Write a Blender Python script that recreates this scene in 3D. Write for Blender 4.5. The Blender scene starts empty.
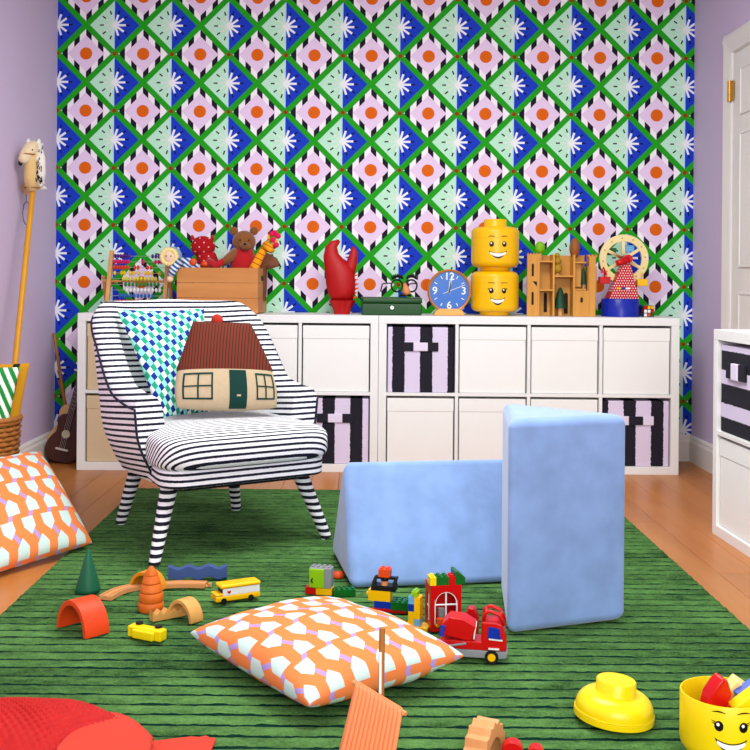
import bpy, bmesh, math, random
from mathutils import Vector, Matrix, Euler, noise
random.seed(7)
PI = math.pi
sc = bpy.context.scene
C = sc.collection

# ------------------------------------------------------------------ camera
F, VX, HY, CAMH, ROLL = 1052.0, 362.0, 280.0, 0.944, 0.0085
cam = bpy.data.cameras.new('camera'); camo = bpy.data.objects.new('camera', cam); C.objects.link(camo)
camo.location = (0, 0, CAMH)
camo.rotation_euler = (Matrix.Rotation(PI / 2, 3, 'X') @ Matrix.Rotation(ROLL, 3, 'Z')).to_euler()
cam.sensor_width = 36.0
cam.lens = 36.0 * F / 750.0
cam.shift_x = (375 - VX) / 750.0
cam.shift_y = -(375 - HY) / 750.0
cam.clip_start = 0.05
sc.camera = camo

# ------------------------------------------------------------------ world, lights, exposure
w = bpy.data.worlds.new('world'); sc.world = w; w.use_nodes = True
bgn = w.node_tree.nodes['Background']
bgn.inputs[0].default_value = (0.85, 0.92, 1.0, 1); bgn.inputs[1].default_value = 0.3
def area(name, loc, target, sx, sy, power, color=(1, 1, 1)):
    l = bpy.data.lights.new(name, 'AREA'); l.shape = 'RECTANGLE'; l.size = sx; l.size_y = sy
    l.energy = power; l.color = color
    o = bpy.data.objects.new(name, l); C.objects.link(o); o.location = loc
    o.rotation_euler = (Vector(target) - Vector(loc)).to_track_quat('-Z', 'Y').to_euler()
    return o
area('added_rear_light', (0.55, -1.12, 1.55), (0.0, 4.0, 0.9), 2.2, 1.5, 66, (0.93, 1.0, 0.98))  # unseen area light added behind the camera, set in an invented window
area('ceiling_lamp_light', (0.15, 3.1, 2.52), (0.15, 3.1, 0), 1.3, 1.3, 46, (0.94, 1.0, 0.98))
vs = sc.view_settings
vs.view_transform = 'Standard'; vs.look = 'None'; vs.gamma = 1.0; vs.exposure = 0.66
try: vs.use_curve_mapping = False
except Exception: pass

# ------------------------------------------------------------------ pixel helpers (distance always from floor, shelf or wall)
def ray(px, py):
    dx, dy = px - VX, py - HY
    c, s = math.cos(ROLL), math.sin(ROLL)
    return ((dx * c + dy * s) / F, (-dx * s + dy * c) / F)
def P(px, py, Y):
    a, b = ray(px, py); return Vector((a * Y, Y, CAMH - b * Y))
RZ = 0.0165
def G(px, py, z=RZ):
    a, b = ray(px, py); Y = (CAMH - z) / b; return Vector((a * Y, Y, z))

# ------------------------------------------------------------------ materials
def lin(r, g, b):
    def f(c):
        c /= 255.0
        return c / 12.92 if c <= 0.04045 else ((c + 0.055) / 1.055) ** 2.4
    return (f(r) ** 1.14, f(g) ** 1.14, f(b) ** 1.14, 1.0)
class E:                                    # tiny expression wrapper around math nodes
    nt = None
    def __init__(s, sock): s.s = sock
    @staticmethod
    def op(o, *a, clamp=False):
        n = E.nt.nodes.new('ShaderNodeMath'); n.operation = o; n.use_clamp = clamp
        for i, x in enumerate(a):
            if isinstance(x, E): E.nt.links.new(x.s, n.inputs[i])
            else: n.inputs[i].default_value = float(x)
        return E(n.outputs[0])
    def __add__(s, o): return E.op('ADD', s, o)
    __radd__ = __add__
    def __sub__(s, o): return E.op('SUBTRACT', s, o)
    def __rsub__(s, o): return E.op('SUBTRACT', o, s)
    def __mul__(s, o): return E.op('MULTIPLY', s, o)
    __rmul__ = __mul__
    def __truediv__(s, o): return E.op('DIVIDE', s, o)
    def __lt__(s, o): return E.op('LESS_THAN', s, o)
    def __gt__(s, o): return E.op('GREATER_THAN', s, o)
    def abs(s): return E.op('ABSOLUTE', s)
    def fract(s): return E.op('FRACT', s)
    def floor(s): return E.op('FLOOR', s)
    def sqrt(s): return E.op('SQRT', s)
    def mod2(s): return E.op('FLOORED_MODULO', s, 2.0)
def mixc(fac, a, b):                        # a where fac=0, b where fac=1
    n = E.nt.nodes.new('ShaderNodeMix'); n.data_type = 'RGBA'
    if isinstance(fac, E): E.nt.links.new(fac.s, n.inputs[0])
    else: n.inputs[0].default_value = fac
    for i, x in ((6, a), (7, b)):
        if isinstance(x, E): E.nt.links.new(x.s, n.inputs[i])
        else: n.inputs[i].default_value = x
    return E(n.outputs[2])
def coords(kind='Object'):
    t = E.nt.nodes.new('ShaderNodeTexCoord'); s = E.nt.nodes.new('ShaderNodeSeparateXYZ')
    E.nt.links.new(t.outputs[kind], s.inputs[0])
    return E(s.outputs[0]), E(s.outputs[1]), E(s.outputs[2])
def noise_tex(scale, detail=3, kind='Object', stretch=None, rough=0.55):
    t = E.nt.nodes.new('ShaderNodeTexCoord'); n = E.nt.nodes.new('ShaderNodeTexNoise')
    n.inputs['Scale'].default_value = scale; n.inputs['Detail'].default_value = detail; n.inputs['Roughness'].default_value = rough
    if stretch:
        m = E.nt.nodes.new('ShaderNodeMapping'); m.inputs['Scale'].default_value = stretch
        E.nt.links.new(t.outputs[kind], m.inputs[0]); E.nt.links.new(m.outputs[0], n.inputs['Vector'])
    else: E.nt.links.new(t.outputs[kind], n.inputs['Vector'])
    return E(n.outputs['Fac'])
def new_mat(name, rough=0.6, spec=0.3):
    m = bpy.data.materials.new(name); m.use_nodes = True
    E.nt = m.node_tree; p = E.nt.nodes['Principled BSDF']
    p.inputs['Roughness'].default_value = rough
    p.inputs['Specular IOR Level'].default_value = spec
    return m, p
def set_col(p, e):
    if isinstance(e, E): E.nt.links.new(e.s, p.inputs['Base Color'])
    else: p.inputs['Base Color'].default_value = e
def bump(p, h, strength=0.3, dist=0.002):
    b = E.nt.nodes.new('ShaderNodeBump'); b.inputs['Strength'].default_value = strength; b.inputs['Distance'].default_value = dist
    E.nt.links.new(h.s, b.inputs['Height']); E.nt.links.new(b.outputs[0], p.inputs['Normal'])
def mat(name, rgb, rough=0.5, var=0.06, vscale=9.0, spec=0.32, bmp=0.0, bscale=200.0, metal=0.0, sheen=0.0, coat=0.0):
    m, p = new_mat(name, rough, spec)
    c = lin(*rgb)
    n = noise_tex(vscale)
    dark = tuple(x * (1 - var) for x in c[:3]) + (1,); lite = tuple(min(1, x * (1 + var)) for x in c[:3]) + (1,)
    set_col(p, mixc(n, dark, lite))
    if bmp: bump(p, noise_tex(bscale, 2), bmp, 0.001)
    p.inputs['Metallic'].default_value = metal
    if sheen: p.inputs['Sheen Weight'].default_value = sheen
    if coat: p.inputs['Coat Weight'].default_value = coat; p.inputs['Coat Roughness'].default_value = 0.1
    return m
def wood(name, a, b, axis=0, rough=0.5, scale=14.0, tint=0.0):
    m, p = new_mat(name, rough)
    st = [1.0, 1.0, 1.0]; st[axis] = 0.12
    n1 = noise_tex(scale, 5, stretch=tuple(st), rough=0.6)
    n2 = noise_tex(scale * 6, 3, stretch=tuple(st))
    f = E.op('MULTIPLY_ADD', n1, 1.7, -0.35, clamp=True)
    col = mixc(E.op('MULTIPLY', f, 0.75) + n2 * 0.25, lin(*a), lin(*b))
    if tint:
        oi = E.nt.nodes.new('ShaderNodeObjectInfo')
        h = E.nt.nodes.new('ShaderNodeHueSaturation')
        E.nt.links.new((E(oi.outputs['Random']) * tint + (1 - tint / 2)).s, h.inputs['Value'])
        E.nt.links.new(col.s, h.inputs['Color']); col = E(h.outputs[0])
    set_col(p, col); bump(p, n2, 0.12, 0.001)
    return m
def stripe_mat(name, wx, wy, wz, period, duty, dark, light, rough=0.8, phase=0.0, kind='Object'):
    m, p = new_mat(name, rough)
    x, y, z = coords(kind)
    v = (x * wx + y * wy + z * wz) / period + phase
    n = noise_tex(90, 2)
    t = (v + (n - 0.5) * 0.10).fract() < duty
    set_col(p, mixc(t, lin(*light), lin(*dark))); bump(p, noise_tex(450, 2), 0.25, 0.001)
    return m

PLUM = (38, 34, 50)
def wallpaper():
    m, p = new_mat('wallpaper_print', 0.7, 0.12)
    x, y, z = coords('Object')
    PP = 0.3027
    u0 = (x + 1.4725) / PP; v0 = (z - 2.132) / PP
    u = (u0 + 0.5).fract() - 0.5; v = (v0 + 0.5).fract() - 0.5
    au, av = u.abs(), v.abs()
    s = au + av
    # pink diamond: stripes of plum on white, lilac rhombus, orange dot
    st = ((u / 0.2075 + 0.955 + 1.05).fract())
    blk = st < 0.47
    pink = mixc(blk, lin(248, 243, 248), lin(*PLUM))
    pink = mixc(s < 0.318, pink, lin(236, 214, 240))
    r = (u * u + v * v).sqrt()
    pink = mixc(r < 0.107, pink, lin(228, 114, 24))
    # star diamond, centred half a period away
    us = u0.fract() - 0.5; vs_ = v0.fract() - 0.5
    star = mixc(us > 0.0, lin(196, 238, 212), lin(36, 72, 198))
    star = mixc((us > -0.022) * (us < 0.0), star, lin(188, 224, 246))
    aus = us.abs()
    rr = (us * us + vs_ * vs_).sqrt()
    ray_all = None; dash_all = None
    for a in (0, 36, 72):
        ca, sa = math.cos(math.radians(a)), math.sin(math.radians(a))
        avs = vs_.abs()
        al = aus * ca + avs * sa; pe = (aus * sa - avs * ca).abs()
        rm = (pe < 0.019) * (al > 0.0) * (al < 0.192)
        dm = (pe < 0.012) * (al > 0.185) * (al < 0.262)
        ray_all = rm if ray_all is None else E.op('MAXIMUM', ray_all, rm)
        dash_all = dm if dash_all is None else E.op('MAXIMUM', dash_all, dm)
    star = mixc(dash_all, star, mixc(us > 0.0, lin(26, 30, 38), lin(18, 24, 90)))
    star = mixc(ray_all, star, mixc(us > 0.0, lin(218, 238, 222), lin(240, 243, 248)))
    star = mixc(rr < 0.05, star, lin(238, 242, 242))
    col = mixc(s > 0.5, pink, star)
    green = (s - 0.5).abs() < 0.068
    col = mixc(green, col, lin(46, 170, 40))
    ru = ((au - 0.5) * (au - 0.5) + v * v).sqrt()
    col = mixc(ru < 0.038, col, lin(152, 72, 22))
    rw = ((au - 0.42) * (au - 0.42) + v * v).sqrt()
    col = mixc(rw < 0.012, col, lin(200, 235, 205))
    set_col(p, col)
    return m
def tile_print(name, wu, wv, pit=.075, per=.150, swap=False):
    """orange cushion print: pale shields in shifted rows joined by lilac links (metres from UV)"""
    m, p = new_mat(name, 0.85)
    x, y, z = coords('UV')
    if swap: x, y, wu, wv = y, x, wv, wu
    b0 = x * wu / pit; a0 = y * wv / per
    a = a0.fract() * 2.0
    inA = a < 1.0
    bA = (b0 + 0.5).fract() - 0.5
    bB = b0.fract() - 0.5
    # A: flat at a=.06, point towards a=.96 ; B mirrored
    tA = a; tB = 2.0 - a
    def shield(b, t): 
        ab = b.abs()
        lim = E.op('MINIMUM', 0.285, (0.97 - t) * 0.80)
        return (ab < lim) * (t > 0.13)
    light = E.op('MAXIMUM', shield(bA, tA), shield(bB, tB))
    f1 = ((b0 - (a - 1.0) * 0.55 + 0.25).fract() - 0.5).abs()
    w1 = (f1 < 0.10) * ((a - 1.0).abs() < 0.24)
    aw = E.op('SUBTRACT', 1.0, (a - 1.0).abs())
    d = (a0 + 0.5).fract() * 2.0 - 1.0
    f2 = ((b0 + d * 0.55 + 0.25).fract() - 0.5).abs()
    w2 = (f2 < 0.10) * (aw < 0.16)
    lil = E.op('MAXIMUM', w1, w2)
    col = mixc(lil, lin(238, 142, 80), lin(182, 156, 212))
    col = mixc(light, col, lin(204, 226, 218))
    set_col(p, col); bump(p, noise_tex(300, 2), 0.15, 0.001)
    return m
def check_print(name, nx, ny):
    m, p = new_mat(name, 0.85)
    x, y, z = coords('UV')
    i = (x * nx * .91 + y * ny * .42).floor(); j = (y * ny * .91 - x * nx * .42).floor()
    odd = (i + j).mod2(); ie = i.mod2(); 
    darkc = mixc(ie, lin(24, 52, 150), lin(38, 168, 134))
    litec = mixc(ie, lin(244, 250, 250), lin(158, 236, 216))
    set_col(p, mixc(odd > 0.5, litec, darkc)); bump(p, noise_tex(300, 2), 0.15, 0.001)
    return m

# ------------------------------------------------------------------ mesh builder
class MB:
    def __init__(s): s.v = []; s.f = []; s.uv = {}
    def add(s, vs, fs, M=None):
        o = len(s.v)
        s.v += [tuple(M @ Vector(q)) if M else tuple(q) for q in vs]
        s.f += [tuple(o + i for i in f) for f in fs]; return s
    def box(s, x0, x1, y0, y1, z0, z1, M=None):
        vs = [(x0, y0, z0), (x1, y0, z0), (x1, y1, z0), (x0, y1, z0), (x0, y0, z1), (x1, y0, z1), (x1, y1, z1), (x0, y1, z1)]
        return s.add(vs, [(3, 2, 1, 0), (4, 5, 6, 7), (0, 1, 5, 4), (1, 2, 6, 5), (2, 3, 7, 6), (3, 0, 4, 7)], M)
    def cbox(s, c, d, M=None):
        return s.box(c[0] - d[0] / 2, c[0] + d[0] / 2, c[1] - d[1] / 2, c[1] + d[1] / 2, c[2] - d[2] / 2, c[2] + d[2] / 2, M)
    def tube(s, pts, r, n=8, closed=False, caps=True, flat=1.0):
        pts = [Vector(p) for p in pts]; L = len(pts); rs = r if isinstance(r, (list, tuple)) else [r] * L
        rings = []; up = None
        for i in range(L):
            a = pts[(i - 1) % L] if (closed or i > 0) else pts[i]; b = pts[(i + 1) % L] if (closed or i < L - 1) else pts[i]
            t = (b - a).normalized()
            if up is None:
                up = Vector((0, 0, 1)) if abs(t.z) < 0.9 else Vector((1, 0, 0))
            x = up.cross(t).normalized(); y = t.cross(x); up = y
            rings.append([pts[i] + (x * math.cos(2 * PI * k / n) + y * math.sin(2 * PI * k / n) * flat) * rs[i] for k in range(n)])
        vs = [q for rg in rings for q in rg]; fs = []
        for i in range(L if closed else L - 1):
            j = (i + 1) % L
            for k in range(n): fs.append((i * n + k, i * n + (k + 1) % n, j * n + (k + 1) % n, j * n + k))
        if caps and not closed:
            fs.append(tuple(range(n))[::-1]); fs.append(tuple((L - 1) * n + k for k in range(n)))
        return s.add(vs, fs)
    def cyl(s, p0, p1, r0, r1=None, n=16): return s.tube([p0, p1], [r0, r0 if r1 is None else r1], n)
    def lathe(s, prof, n=24, M=None, c=(0, 0, 0)):
        vs = []; fs = []
        for r, z in prof:
            for k in range(n):
                a = 2 * PI * k / n; vs.append((c[0] + r * math.cos(a), c[1] + r * math.sin(a), c[2] + z))
        for i in range(len(prof) - 1):
            for k in range(n): fs.append((i * n + k, i * n + (k + 1) % n, (i + 1) * n + (k + 1) % n, (i + 1) * n + k))
        if prof[0][0] > 1e-6: fs.append(tuple(range(n))[::-1])
        if prof[-1][0] > 1e-6: fs.append(tuple((len(prof) - 1) * n + k for k in range(n)))
        return s.add(vs, fs, M)
    def prism(s, poly, d0, d1, axis='z', M=None):
        n = len(poly)
        def q(p, d): return {'z': (p[0], p[1], d), 'y': (p[0], d, p[1]), 'x': (d, p[0], p[1])}[axis]
        vs = [q(p, d0) for p in poly] + [q(p, d1) for p in poly]
        fs = [tuple(range(n))[::-1], tuple(range(n, 2 * n))] + [(i, (i + 1) % n, n + (i + 1) % n, n + i) for i in range(n)]
        return s.add(vs, fs, M)
    def ell(s, c, r, n=16, m=10, M=None):
        if not isinstance(r, (list, tuple)): r = (r, r, r)
        vs = [(c[0], c[1], c[2] - r[2])]
        for i in range(1, m):
            t = PI * i / m - PI / 2
            for k in range(n):
                a = 2 * PI * k / n
                vs.append((c[0] + r[0] * math.cos(t) * math.cos(a), c[1] + r[1] * math.cos(t) * math.sin(a), c[2] + r[2] * math.sin(t)))
        vs.append((c[0], c[1], c[2] + r[2])); last = len(vs) - 1
        fs = [(0, 1 + (k + 1) % n, 1 + k) for k in range(n)]
        for i in range(m - 2):
            for k in range(n): fs.append((1 + i * n + k, 1 + i * n + (k + 1) % n, 1 + (i + 1) * n + (k + 1) % n, 1 + (i + 1) * n + k))
        b = 1 + (m - 2) * n
        fs += [(b + k, b + (k + 1) % n, last) for k in range(n)]
        return s.add(vs, fs, M)
    def torus(s, c, R, r, axis='z', n=24, m=8):
        pts = []
        for k in range(n):
            a = 2 * PI * k / n; x, y = R * math.cos(a), R * math.sin(a)
            pts.append({'z': (c[0] + x, c[1] + y, c[2]), 'y': (c[0] + x, c[1], c[2] + y), 'x': (c[0], c[1] + x, c[2] + y)}[axis])
        return s.tube(pts, r, m, closed=True)
    def grid(s, fn, nu, nv, close_u=False, uvfn=None):
        o = len(s.v); cu = nu if close_u else nu + 1
        for j in range(nv + 1):
            for i in range(cu): s.v.append(tuple(fn(i / nu, j / nv)))
        for j in range(nv):
            for i in range(nu):
                a = o + j * cu + i; b = o + j * cu + (i + 1) % cu
                s.f.append((a, b, b + cu, a + cu))
        if uvfn:
            for j in range(nv + 1):
                for i in range(cu): s.uv[o + j * cu + i] = uvfn(i / nu, j / nv)
        return s
    def build(s, name, m=None, parent=None, smooth=None, bevel=0.0, seg=2, weld=False, recentre=False, fixn=False, subsurf=0):
        me = bpy.data.meshes.new(name); me.from_pydata(s.v, [], s.f)
        if s.uv:
            ul = me.uv_layers.new(name='UVMap')
            li = [0] * len(me.loops); me.loops.foreach_get('vertex_index', li)
            flat = []
            for vi in li: flat += s.uv.get(vi, (0, 0))
            ul.data.foreach_set('uv', flat)
        if weld or fixn:
            bm = bmesh.new(); bm.from_mesh(me)
            if weld: bmesh.ops.remove_doubles(bm, verts=bm.verts, dist=1e-5)
            bmesh.ops.recalc_face_normals(bm, faces=bm.faces); bm.to_mesh(me); bm.free()
        if m: me.materials.append(m)
        o = bpy.data.objects.new(name, me); C.objects.link(o)
        if recentre:
            xs = [v.co for v in me.vertices]
            c = Vector(((min(v.x for v in xs) + max(v.x for v in xs)) / 2, (min(v.y for v in xs) + max(v.y for v in xs)) / 2, min(v.z for v in xs)))
            me.transform(Matrix.Translation(-c)); o.location = c
        if smooth is not None:
            me.polygons.foreach_set('use_smooth', [True] * len(me.polygons))
            if smooth < 180: me.set_sharp_from_angle(angle=math.radians(smooth))
        if bevel:
            b = o.modifiers.new('bevel', 'BEVEL'); b.width = bevel; b.segments = seg; b.limit_method = 'ANGLE'; b.angle_limit = math.radians(40)
            if smooth is None:
                me.polygons.foreach_set('use_smooth', [True] * len(me.polygons))
            b.harden_normals = False
            wn = o.modifiers.new('wn', 'WEIGHTED_NORMAL'); wn.keep_sharp = True
        if subsurf:
            ss = o.modifiers.new('sub', 'SUBSURF'); ss.levels = subsurf; ss.render_levels = subsurf
        if parent: o.parent = parent
        return o
def tag(o, label, cat, group=None):
    o['label'] = label; o['category'] = cat
    if group: o['group'] = group
    return o
def thing(name, label, cat, loc=(0, 0, 0), rotz=0.0, group=None, rot=None):
    o = bpy.data.objects.new(name, None); C.objects.link(o); o.location = loc
    o.rotation_euler = rot if rot else (0, 0, rotz); o.empty_display_size = 0.05
    return tag(o, label, cat, group)
def struct(o): o['kind'] = 'structure'; return o
def piece(o, parent, loc=(0, 0, 0), rot=None):    # copy of a part sharing its mesh
    c = o.copy(); C.objects.link(c); c.parent = parent; c.location = loc
    if rot: c.rotation_euler = rot
    return c
def bx(name, m, parent, x0, x1, y0, y1, z0, z1, bevel=0.002, M=None):
    return MB().box(x0, x1, y0, y1, z0, z1, M).build(name, m, parent, bevel=bevel)

# palette
M = {}
M['white_lac'] = mat('white_lacquer', (240, 239, 237), 0.45, 0.01)
M['white_bin'] = mat('white_fabric', (244, 243, 240), 0.8, 0.02, bmp=0.1)
M['beige_bin'] = mat('beige_fabric', (222, 200, 166), 0.8, 0.04)
M['trim'] = mat('trim_paint', (236, 231, 226), 0.4, 0.01)
M['lilac_wall'] = mat('lilac_wall_paint', (214, 197, 224), 0.7, 0.02, 2.0)
M['ceiling'] = mat('ceiling_paint', (245, 243, 240), 0.8, 0.01)
M['black'] = mat('black_plastic', (20, 20, 22), 0.45, 0.02)
M['dark'] = mat('dark_cloth', (22, 22, 30), 0.8, 0.05)
M['brass'] = mat('brass', (190, 150, 70), 0.3, 0.03, metal=0.9)
M['steel'] = mat('steel', (190, 190, 190), 0.3, 0.02, metal=0.9)
M['yellow'] = mat('yellow_plastic', (248, 196, 8), 0.28, 0.01)
M['yellow_lemon'] = mat('lemon_plastic', (244, 218, 20), 0.28, 0.01)
M['red'] = mat('red_plastic', (206, 16, 20), 0.28, 0.01)
M['red_matte'] = mat('red_cloth', (186, 22, 34), 0.85, 0.06, 30, sheen=0.2)
M['blue'] = mat('blue_plastic', (20, 60, 170), 0.3, 0.01)
M['lightblue'] = mat('light_blue_plastic', (120, 180, 222), 0.3, 0.01)
M['green'] = mat('green_plastic', (18, 112, 40), 0.3, 0.01)
M['lime'] = mat('lime_plastic', (150, 200, 30), 0.3, 0.01)
M['orange'] = mat('orange_plastic', (226, 88, 28), 0.35, 0.01)
M['grey'] = mat('grey_plastic', (150, 152, 156), 0.4, 0.01)
M['white_pl'] = mat('white_plastic', (240, 240, 238), 0.35, 0.01)
M['foam'] = mat('blue_velour', (138, 168, 212), 0.9, 0.30, 11, sheen=0.4, bmp=0.15, bscale=400)
M['wood_lt'] = wood('light_wood', (226, 182, 122), (204, 150, 88))
M['wood_pine'] = wood('pine_wood', (222, 164, 100), (188, 116, 58), 0, 0.55, 10)
M['wood_castle'] = wood('castle_wood', (226, 172, 88), (200, 140, 60), 2, 0.5, 16)
M['wood_beech'] = wood('beech_wood', (226, 172, 116), (206, 142, 86), 0, 0.5, 20)
M['wood_stick'] = wood('stick_wood', (188, 134, 70), (150, 98, 44), 2, 0.5, 14)
M['yellow_stick'] = wood('yellow_painted_wood', (226, 170, 40), (206, 146, 30), 2, 0.4, 14)
M['mahog'] = wood('mahogany', (92, 48, 38), (58, 28, 24), 2, 0.35, 18)
M['tan_wood'] = wood('tan_spruce', (222, 184, 134), (200, 156, 104), 2, 0.4, 18)
M['wicker'] = wood('wicker_cane', (196, 134, 66), (150, 92, 38), 0, 0.6, 60)

# ================================================================== STRUCTURE
XL, XR, YB, YF, ZC = -1.625, 1.752, 5.575, -1.25, 2.6
M['floor_base'] = mat('floor_substrate', (90, 56, 30), 0.7)
floor = struct(MB().box(XL - .1, XR + .1, YF - .1, YB + .1, -0.10, -0.012).build('floor', M['floor_base']))
M['plank'] = wood('oak_plank', (206, 142, 78), (168, 102, 46), 1, 0.34, 7, tint=0.28)
PW = 0.127
nx = int((XR - XL) / PW) + 1
pm = {}
for i in range(nx):
    x0 = XL + i * PW; x1 = min(x0 + PW, XR)
    if x1 - x0 < 0.02: continue
    y = YF - random.uniform(0, 1.2)
    while y < YB:
        L = random.uniform(1.3, 2.1); y0 = max(y, YF); y1 = min(y + L, YB); y += L
        if y1 - y0 < .02: continue
        b = MB().box(x0 + .0006, x1 - .0006, y0 + .0006, y1 - .0006, -0.0115, 0.0)
        o = b.build('plank', M['plank'], floor, bevel=0.001, seg=1)
M['wallpaper'] = wallpaper()
struct(MB().box(XL - .1, XR + .1, YB, YB + .1, 0, ZC).build('wall_back', M['wallpaper']))
struct(MB().box(XL - .1, XL, YF, YB, 0, ZC).build('wall_left', M['lilac_wall']))
struct(MB().box(XR, XR + .1, YF, YB, 0, ZC).build('wall_right', M['lilac_wall']))
wf = MB().box(XL, XR, YF - .1, YF, 0, .78); wf.box(XL, XR, YF - .1, YF, 2.32, ZC)  # unseen wall behind the camera, its window opening invented to light the room
wf.box(XL, -.62, YF - .1, YF, .78, 2.32); wf.box(XR - .04, XR, YF - .1, YF, .78, 2.32)
struct(wf.build('wall_front', M['lilac_wall']))
win = struct(MB().box(-.62, XR - .04, YF - .09, YF - .05, .78, .84).box(-.62, XR - .04, YF - .09, YF - .05, 2.26, 2.32)
             .box(-.62, -.56, YF - .09, YF - .05, .84, 2.26).box(XR - .10, XR - .04, YF - .09, YF - .05, .84, 2.26).build('added_window', M['trim']))  # frame of the invented window, added around the rear light
struct(MB().box(XL - .1, XR + .1, YF - .1, YB + .1, ZC, ZC + .1).build('ceiling', M['ceiling']))
BBP = [(0, 0), (.016, 0), (.016, .105), (.011, .118), (.011, .128), (.006, .138), (0, .14)]
struct(MB().prism([(YB - a, b) for a, b in BBP], XL, XR, 'x').build('baseboard_back', M['trim'], fixn=True))
struct(MB().prism([(XL + a, b) for a, b in BBP], YF, YB, 'y').build('baseboard_left', M['trim'], fixn=True))
bbr = MB().prism([(XR - a, b) for a, b in BBP], 5.065, YB, 'y'); bbr.prism([(XR - a, b) for a, b in BBP], YF, 3.95, 'y')
struct(bbr.build('baseboard_right', M['trim'], fixn=True))
# door and its casing on the right wall
yo, yi, zt = 5.065, 4.965, 2.125
cs = MB()
cs.prism([(XR, yo), (XR - .02, yo), (XR - .028, yo - .018), (XR - .018, yi + .012), (XR - .014, yi), (XR, yi)], 0, zt, 'z')
cs.prism([(XR, 3.96), (XR - .02, 3.96), (XR - .028, 3.978), (XR - .014, 4.06), (XR, 4.06)], 0, zt, 'z')
cs.prism([(XR, zt), (XR - .02, zt), (XR - .028, zt - .018), (XR - .018, zt - .09), (XR, zt - .1)], 3.96, yo, 'y')
struct(cs.build('trim_1', M['trim'], fixn=True))
door = struct(bx('door_1', M['trim'], None, XR - .009, XR, 4.065, yi - .003, 0.008, zt - .103, .001))
for (y1, y0) in ((4.845, 4.57), (4.46, 4.18)):
    for (z0, z1) in ((.22, .89), (1.03, 1.63), (1.735, 1.93)):
        fr = MB()
        fr.box(XR - .014, XR - .009, y0, y1, z0, z1)
        fr.build('panel', M['trim'], door, bevel=.004)
        mo = MB()
        mo.box(XR - .017, XR - .009, y0 - .014, y0, z0 - .014, z1 + .014).box(XR - .017, XR - .009, y1, y1 + .014, z0 - .014, z1 + .014)
        mo.box(XR - .017, XR - .009, y0, y1, z0 - .014, z0).box(XR - .017, XR - .009, y0, y1, z1, z1 + .014)
        mo.build('panel_moulding', M['trim'], door, bevel=.003)
for z in (.25, 1.80):
    h = MB().cyl((XR - .024, yi + .004, z), (XR - .024, yi + .004, z + .1), .009, n=10)
    h.box(XR - .021, XR - .014, yi - .03, yi + .03, z + .005, z + .095)
    h.build('hinge', M['brass'], door, smooth=40)

# ================================================================== RUG
rx0, rx1, ry0, ry1, rp = -1.0, 1.062, 1.62, 4.67, 0.0527
m, p = new_mat('green_ribbed_wool', 0.95, 0.1)
x, y, z = coords('Object')
n1 = noise_tex(26, 4, stretch=(.35, 1, 1)); n2 = noise_tex(160, 3); n3 = noise_tex(3.0, 3, stretch=(.5, 1, 1))
fx = (y - ry0) / rp
fr = (fx.fract() - 0.5).abs()                      # 0.5 at the groove thread
n4 = noise_tex(60, 3, stretch=(.5, 1, 1))
shade = E.op('MULTIPLY_ADD', n1 * 0.35 + n2 * 0.25 + n3 * 0.35 + n4 * .25, 3.4, -1.48, clamp=True)
pile = mixc(shade, lin(20, 54, 24), lin(104, 148, 84))
rug_col = mixc(E.op('SUBTRACT', fr + (n1 - .5) * .10 + (n4 - .5) * .16, 0.395) > 0, pile, lin(4, 52, 42))
set_col(p, rug_col); bump(p, n2, 0.8, 0.004); 
nX, nY = 170, int((ry1 - ry0) / rp * 9)
def rugf(u, v):
    X = rx0 + (rx1 - rx0) * u; Y = ry0 + (ry1 - ry0) * v
    q = ((Y - ry0) / rp) % 1.0
    e = max(0.0, 1 - (abs(q - .5) * 2) ** 3)
    z = .006 + .0085 * e + .0018 * noise.noise(Vector((X * 60, Y * 60, 0))) + .0012 * noise.noise(Vector((X * 9, Y * 25, 3)))
    edge = min(u, 1 - u) * (rx1 - rx0); edge = min(edge, (1 - v) * (ry1 - ry0), v * (ry1 - ry0))
    if edge < 1e-6: z = 0.0005
    return (X + .003 * noise.noise(Vector((Y * 40, X * 3, 9))), Y, z)
rug = MB().grid(rugf, nX, nY).build('rug', m, smooth=180)
tag(rug, 'green ribbed wool rug with dark teal grooves lying on the oak floor', 'rug')

# ================================================================== CUBE SHELVES
SH, SD, ST, SI, SC = 0.77, 0.39, 0.039, 0.016, 0.3375
def shelf_unit(label, loc, cols, rotz=0.0):
    Wd = 2 * ST + cols * SC + (cols - 1) * SI
    t = thing('cube_shelf', label, 'shelf', loc, rotz)
    bx('side_panel', M['white_lac'], t, 0, ST, 0, SD, 0, SH - ST, .0015)
    bx('side_panel', M['white_lac'], t, Wd - ST, Wd, 0, SD, 0, SH - ST, .0015)
    bx('top_panel', M['white_lac'], t, 0, Wd, 0, SD, SH - ST, SH, .0015)
    bx('bottom_panel', M['white_lac'], t, ST, Wd - ST, 0, SD, 0, ST, .0015)
    zm = (SH - SI) / 2
    bx('middle_shelf', M['white_lac'], t, ST, Wd - ST, 0.002, SD, zm, zm + SI, .001)
    for i in range(1, cols):
        x = ST + i * SC + (i - 1) * SI
        bx('divider', M['white_lac'], t, x, x + SI, 0.002, SD, ST, zm, .001)
        bx('divider', M['white_lac'], t, x, x + SI, 0.002, SD, zm + SI, SH - ST, .001)
    bx('back_panel', M['white_lac'], t, ST, Wd - ST, SD - .006, SD, ST, SH - ST, 0)
    return t, [(ST + i * (SC + SI)) for i in range(cols)], (ST, zm), (zm + SI, SH - ST)
SY = 5.16
unitL, colsL, zb, zt_ = shelf_unit('white cube shelf holding the striped armchair side, under the abacus and pine crate', (-1.393, SY, 0), 4)
unitL['label'] = 'white cube shelf behind the striped armchair with pine crate on top'
unitR, colsR, _, _ = shelf_unit('white cube shelf with yellow heads and wooden castle standing on top', (0.0845, SY, 0), 4)
cabP = G(712, 533, 0)
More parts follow.
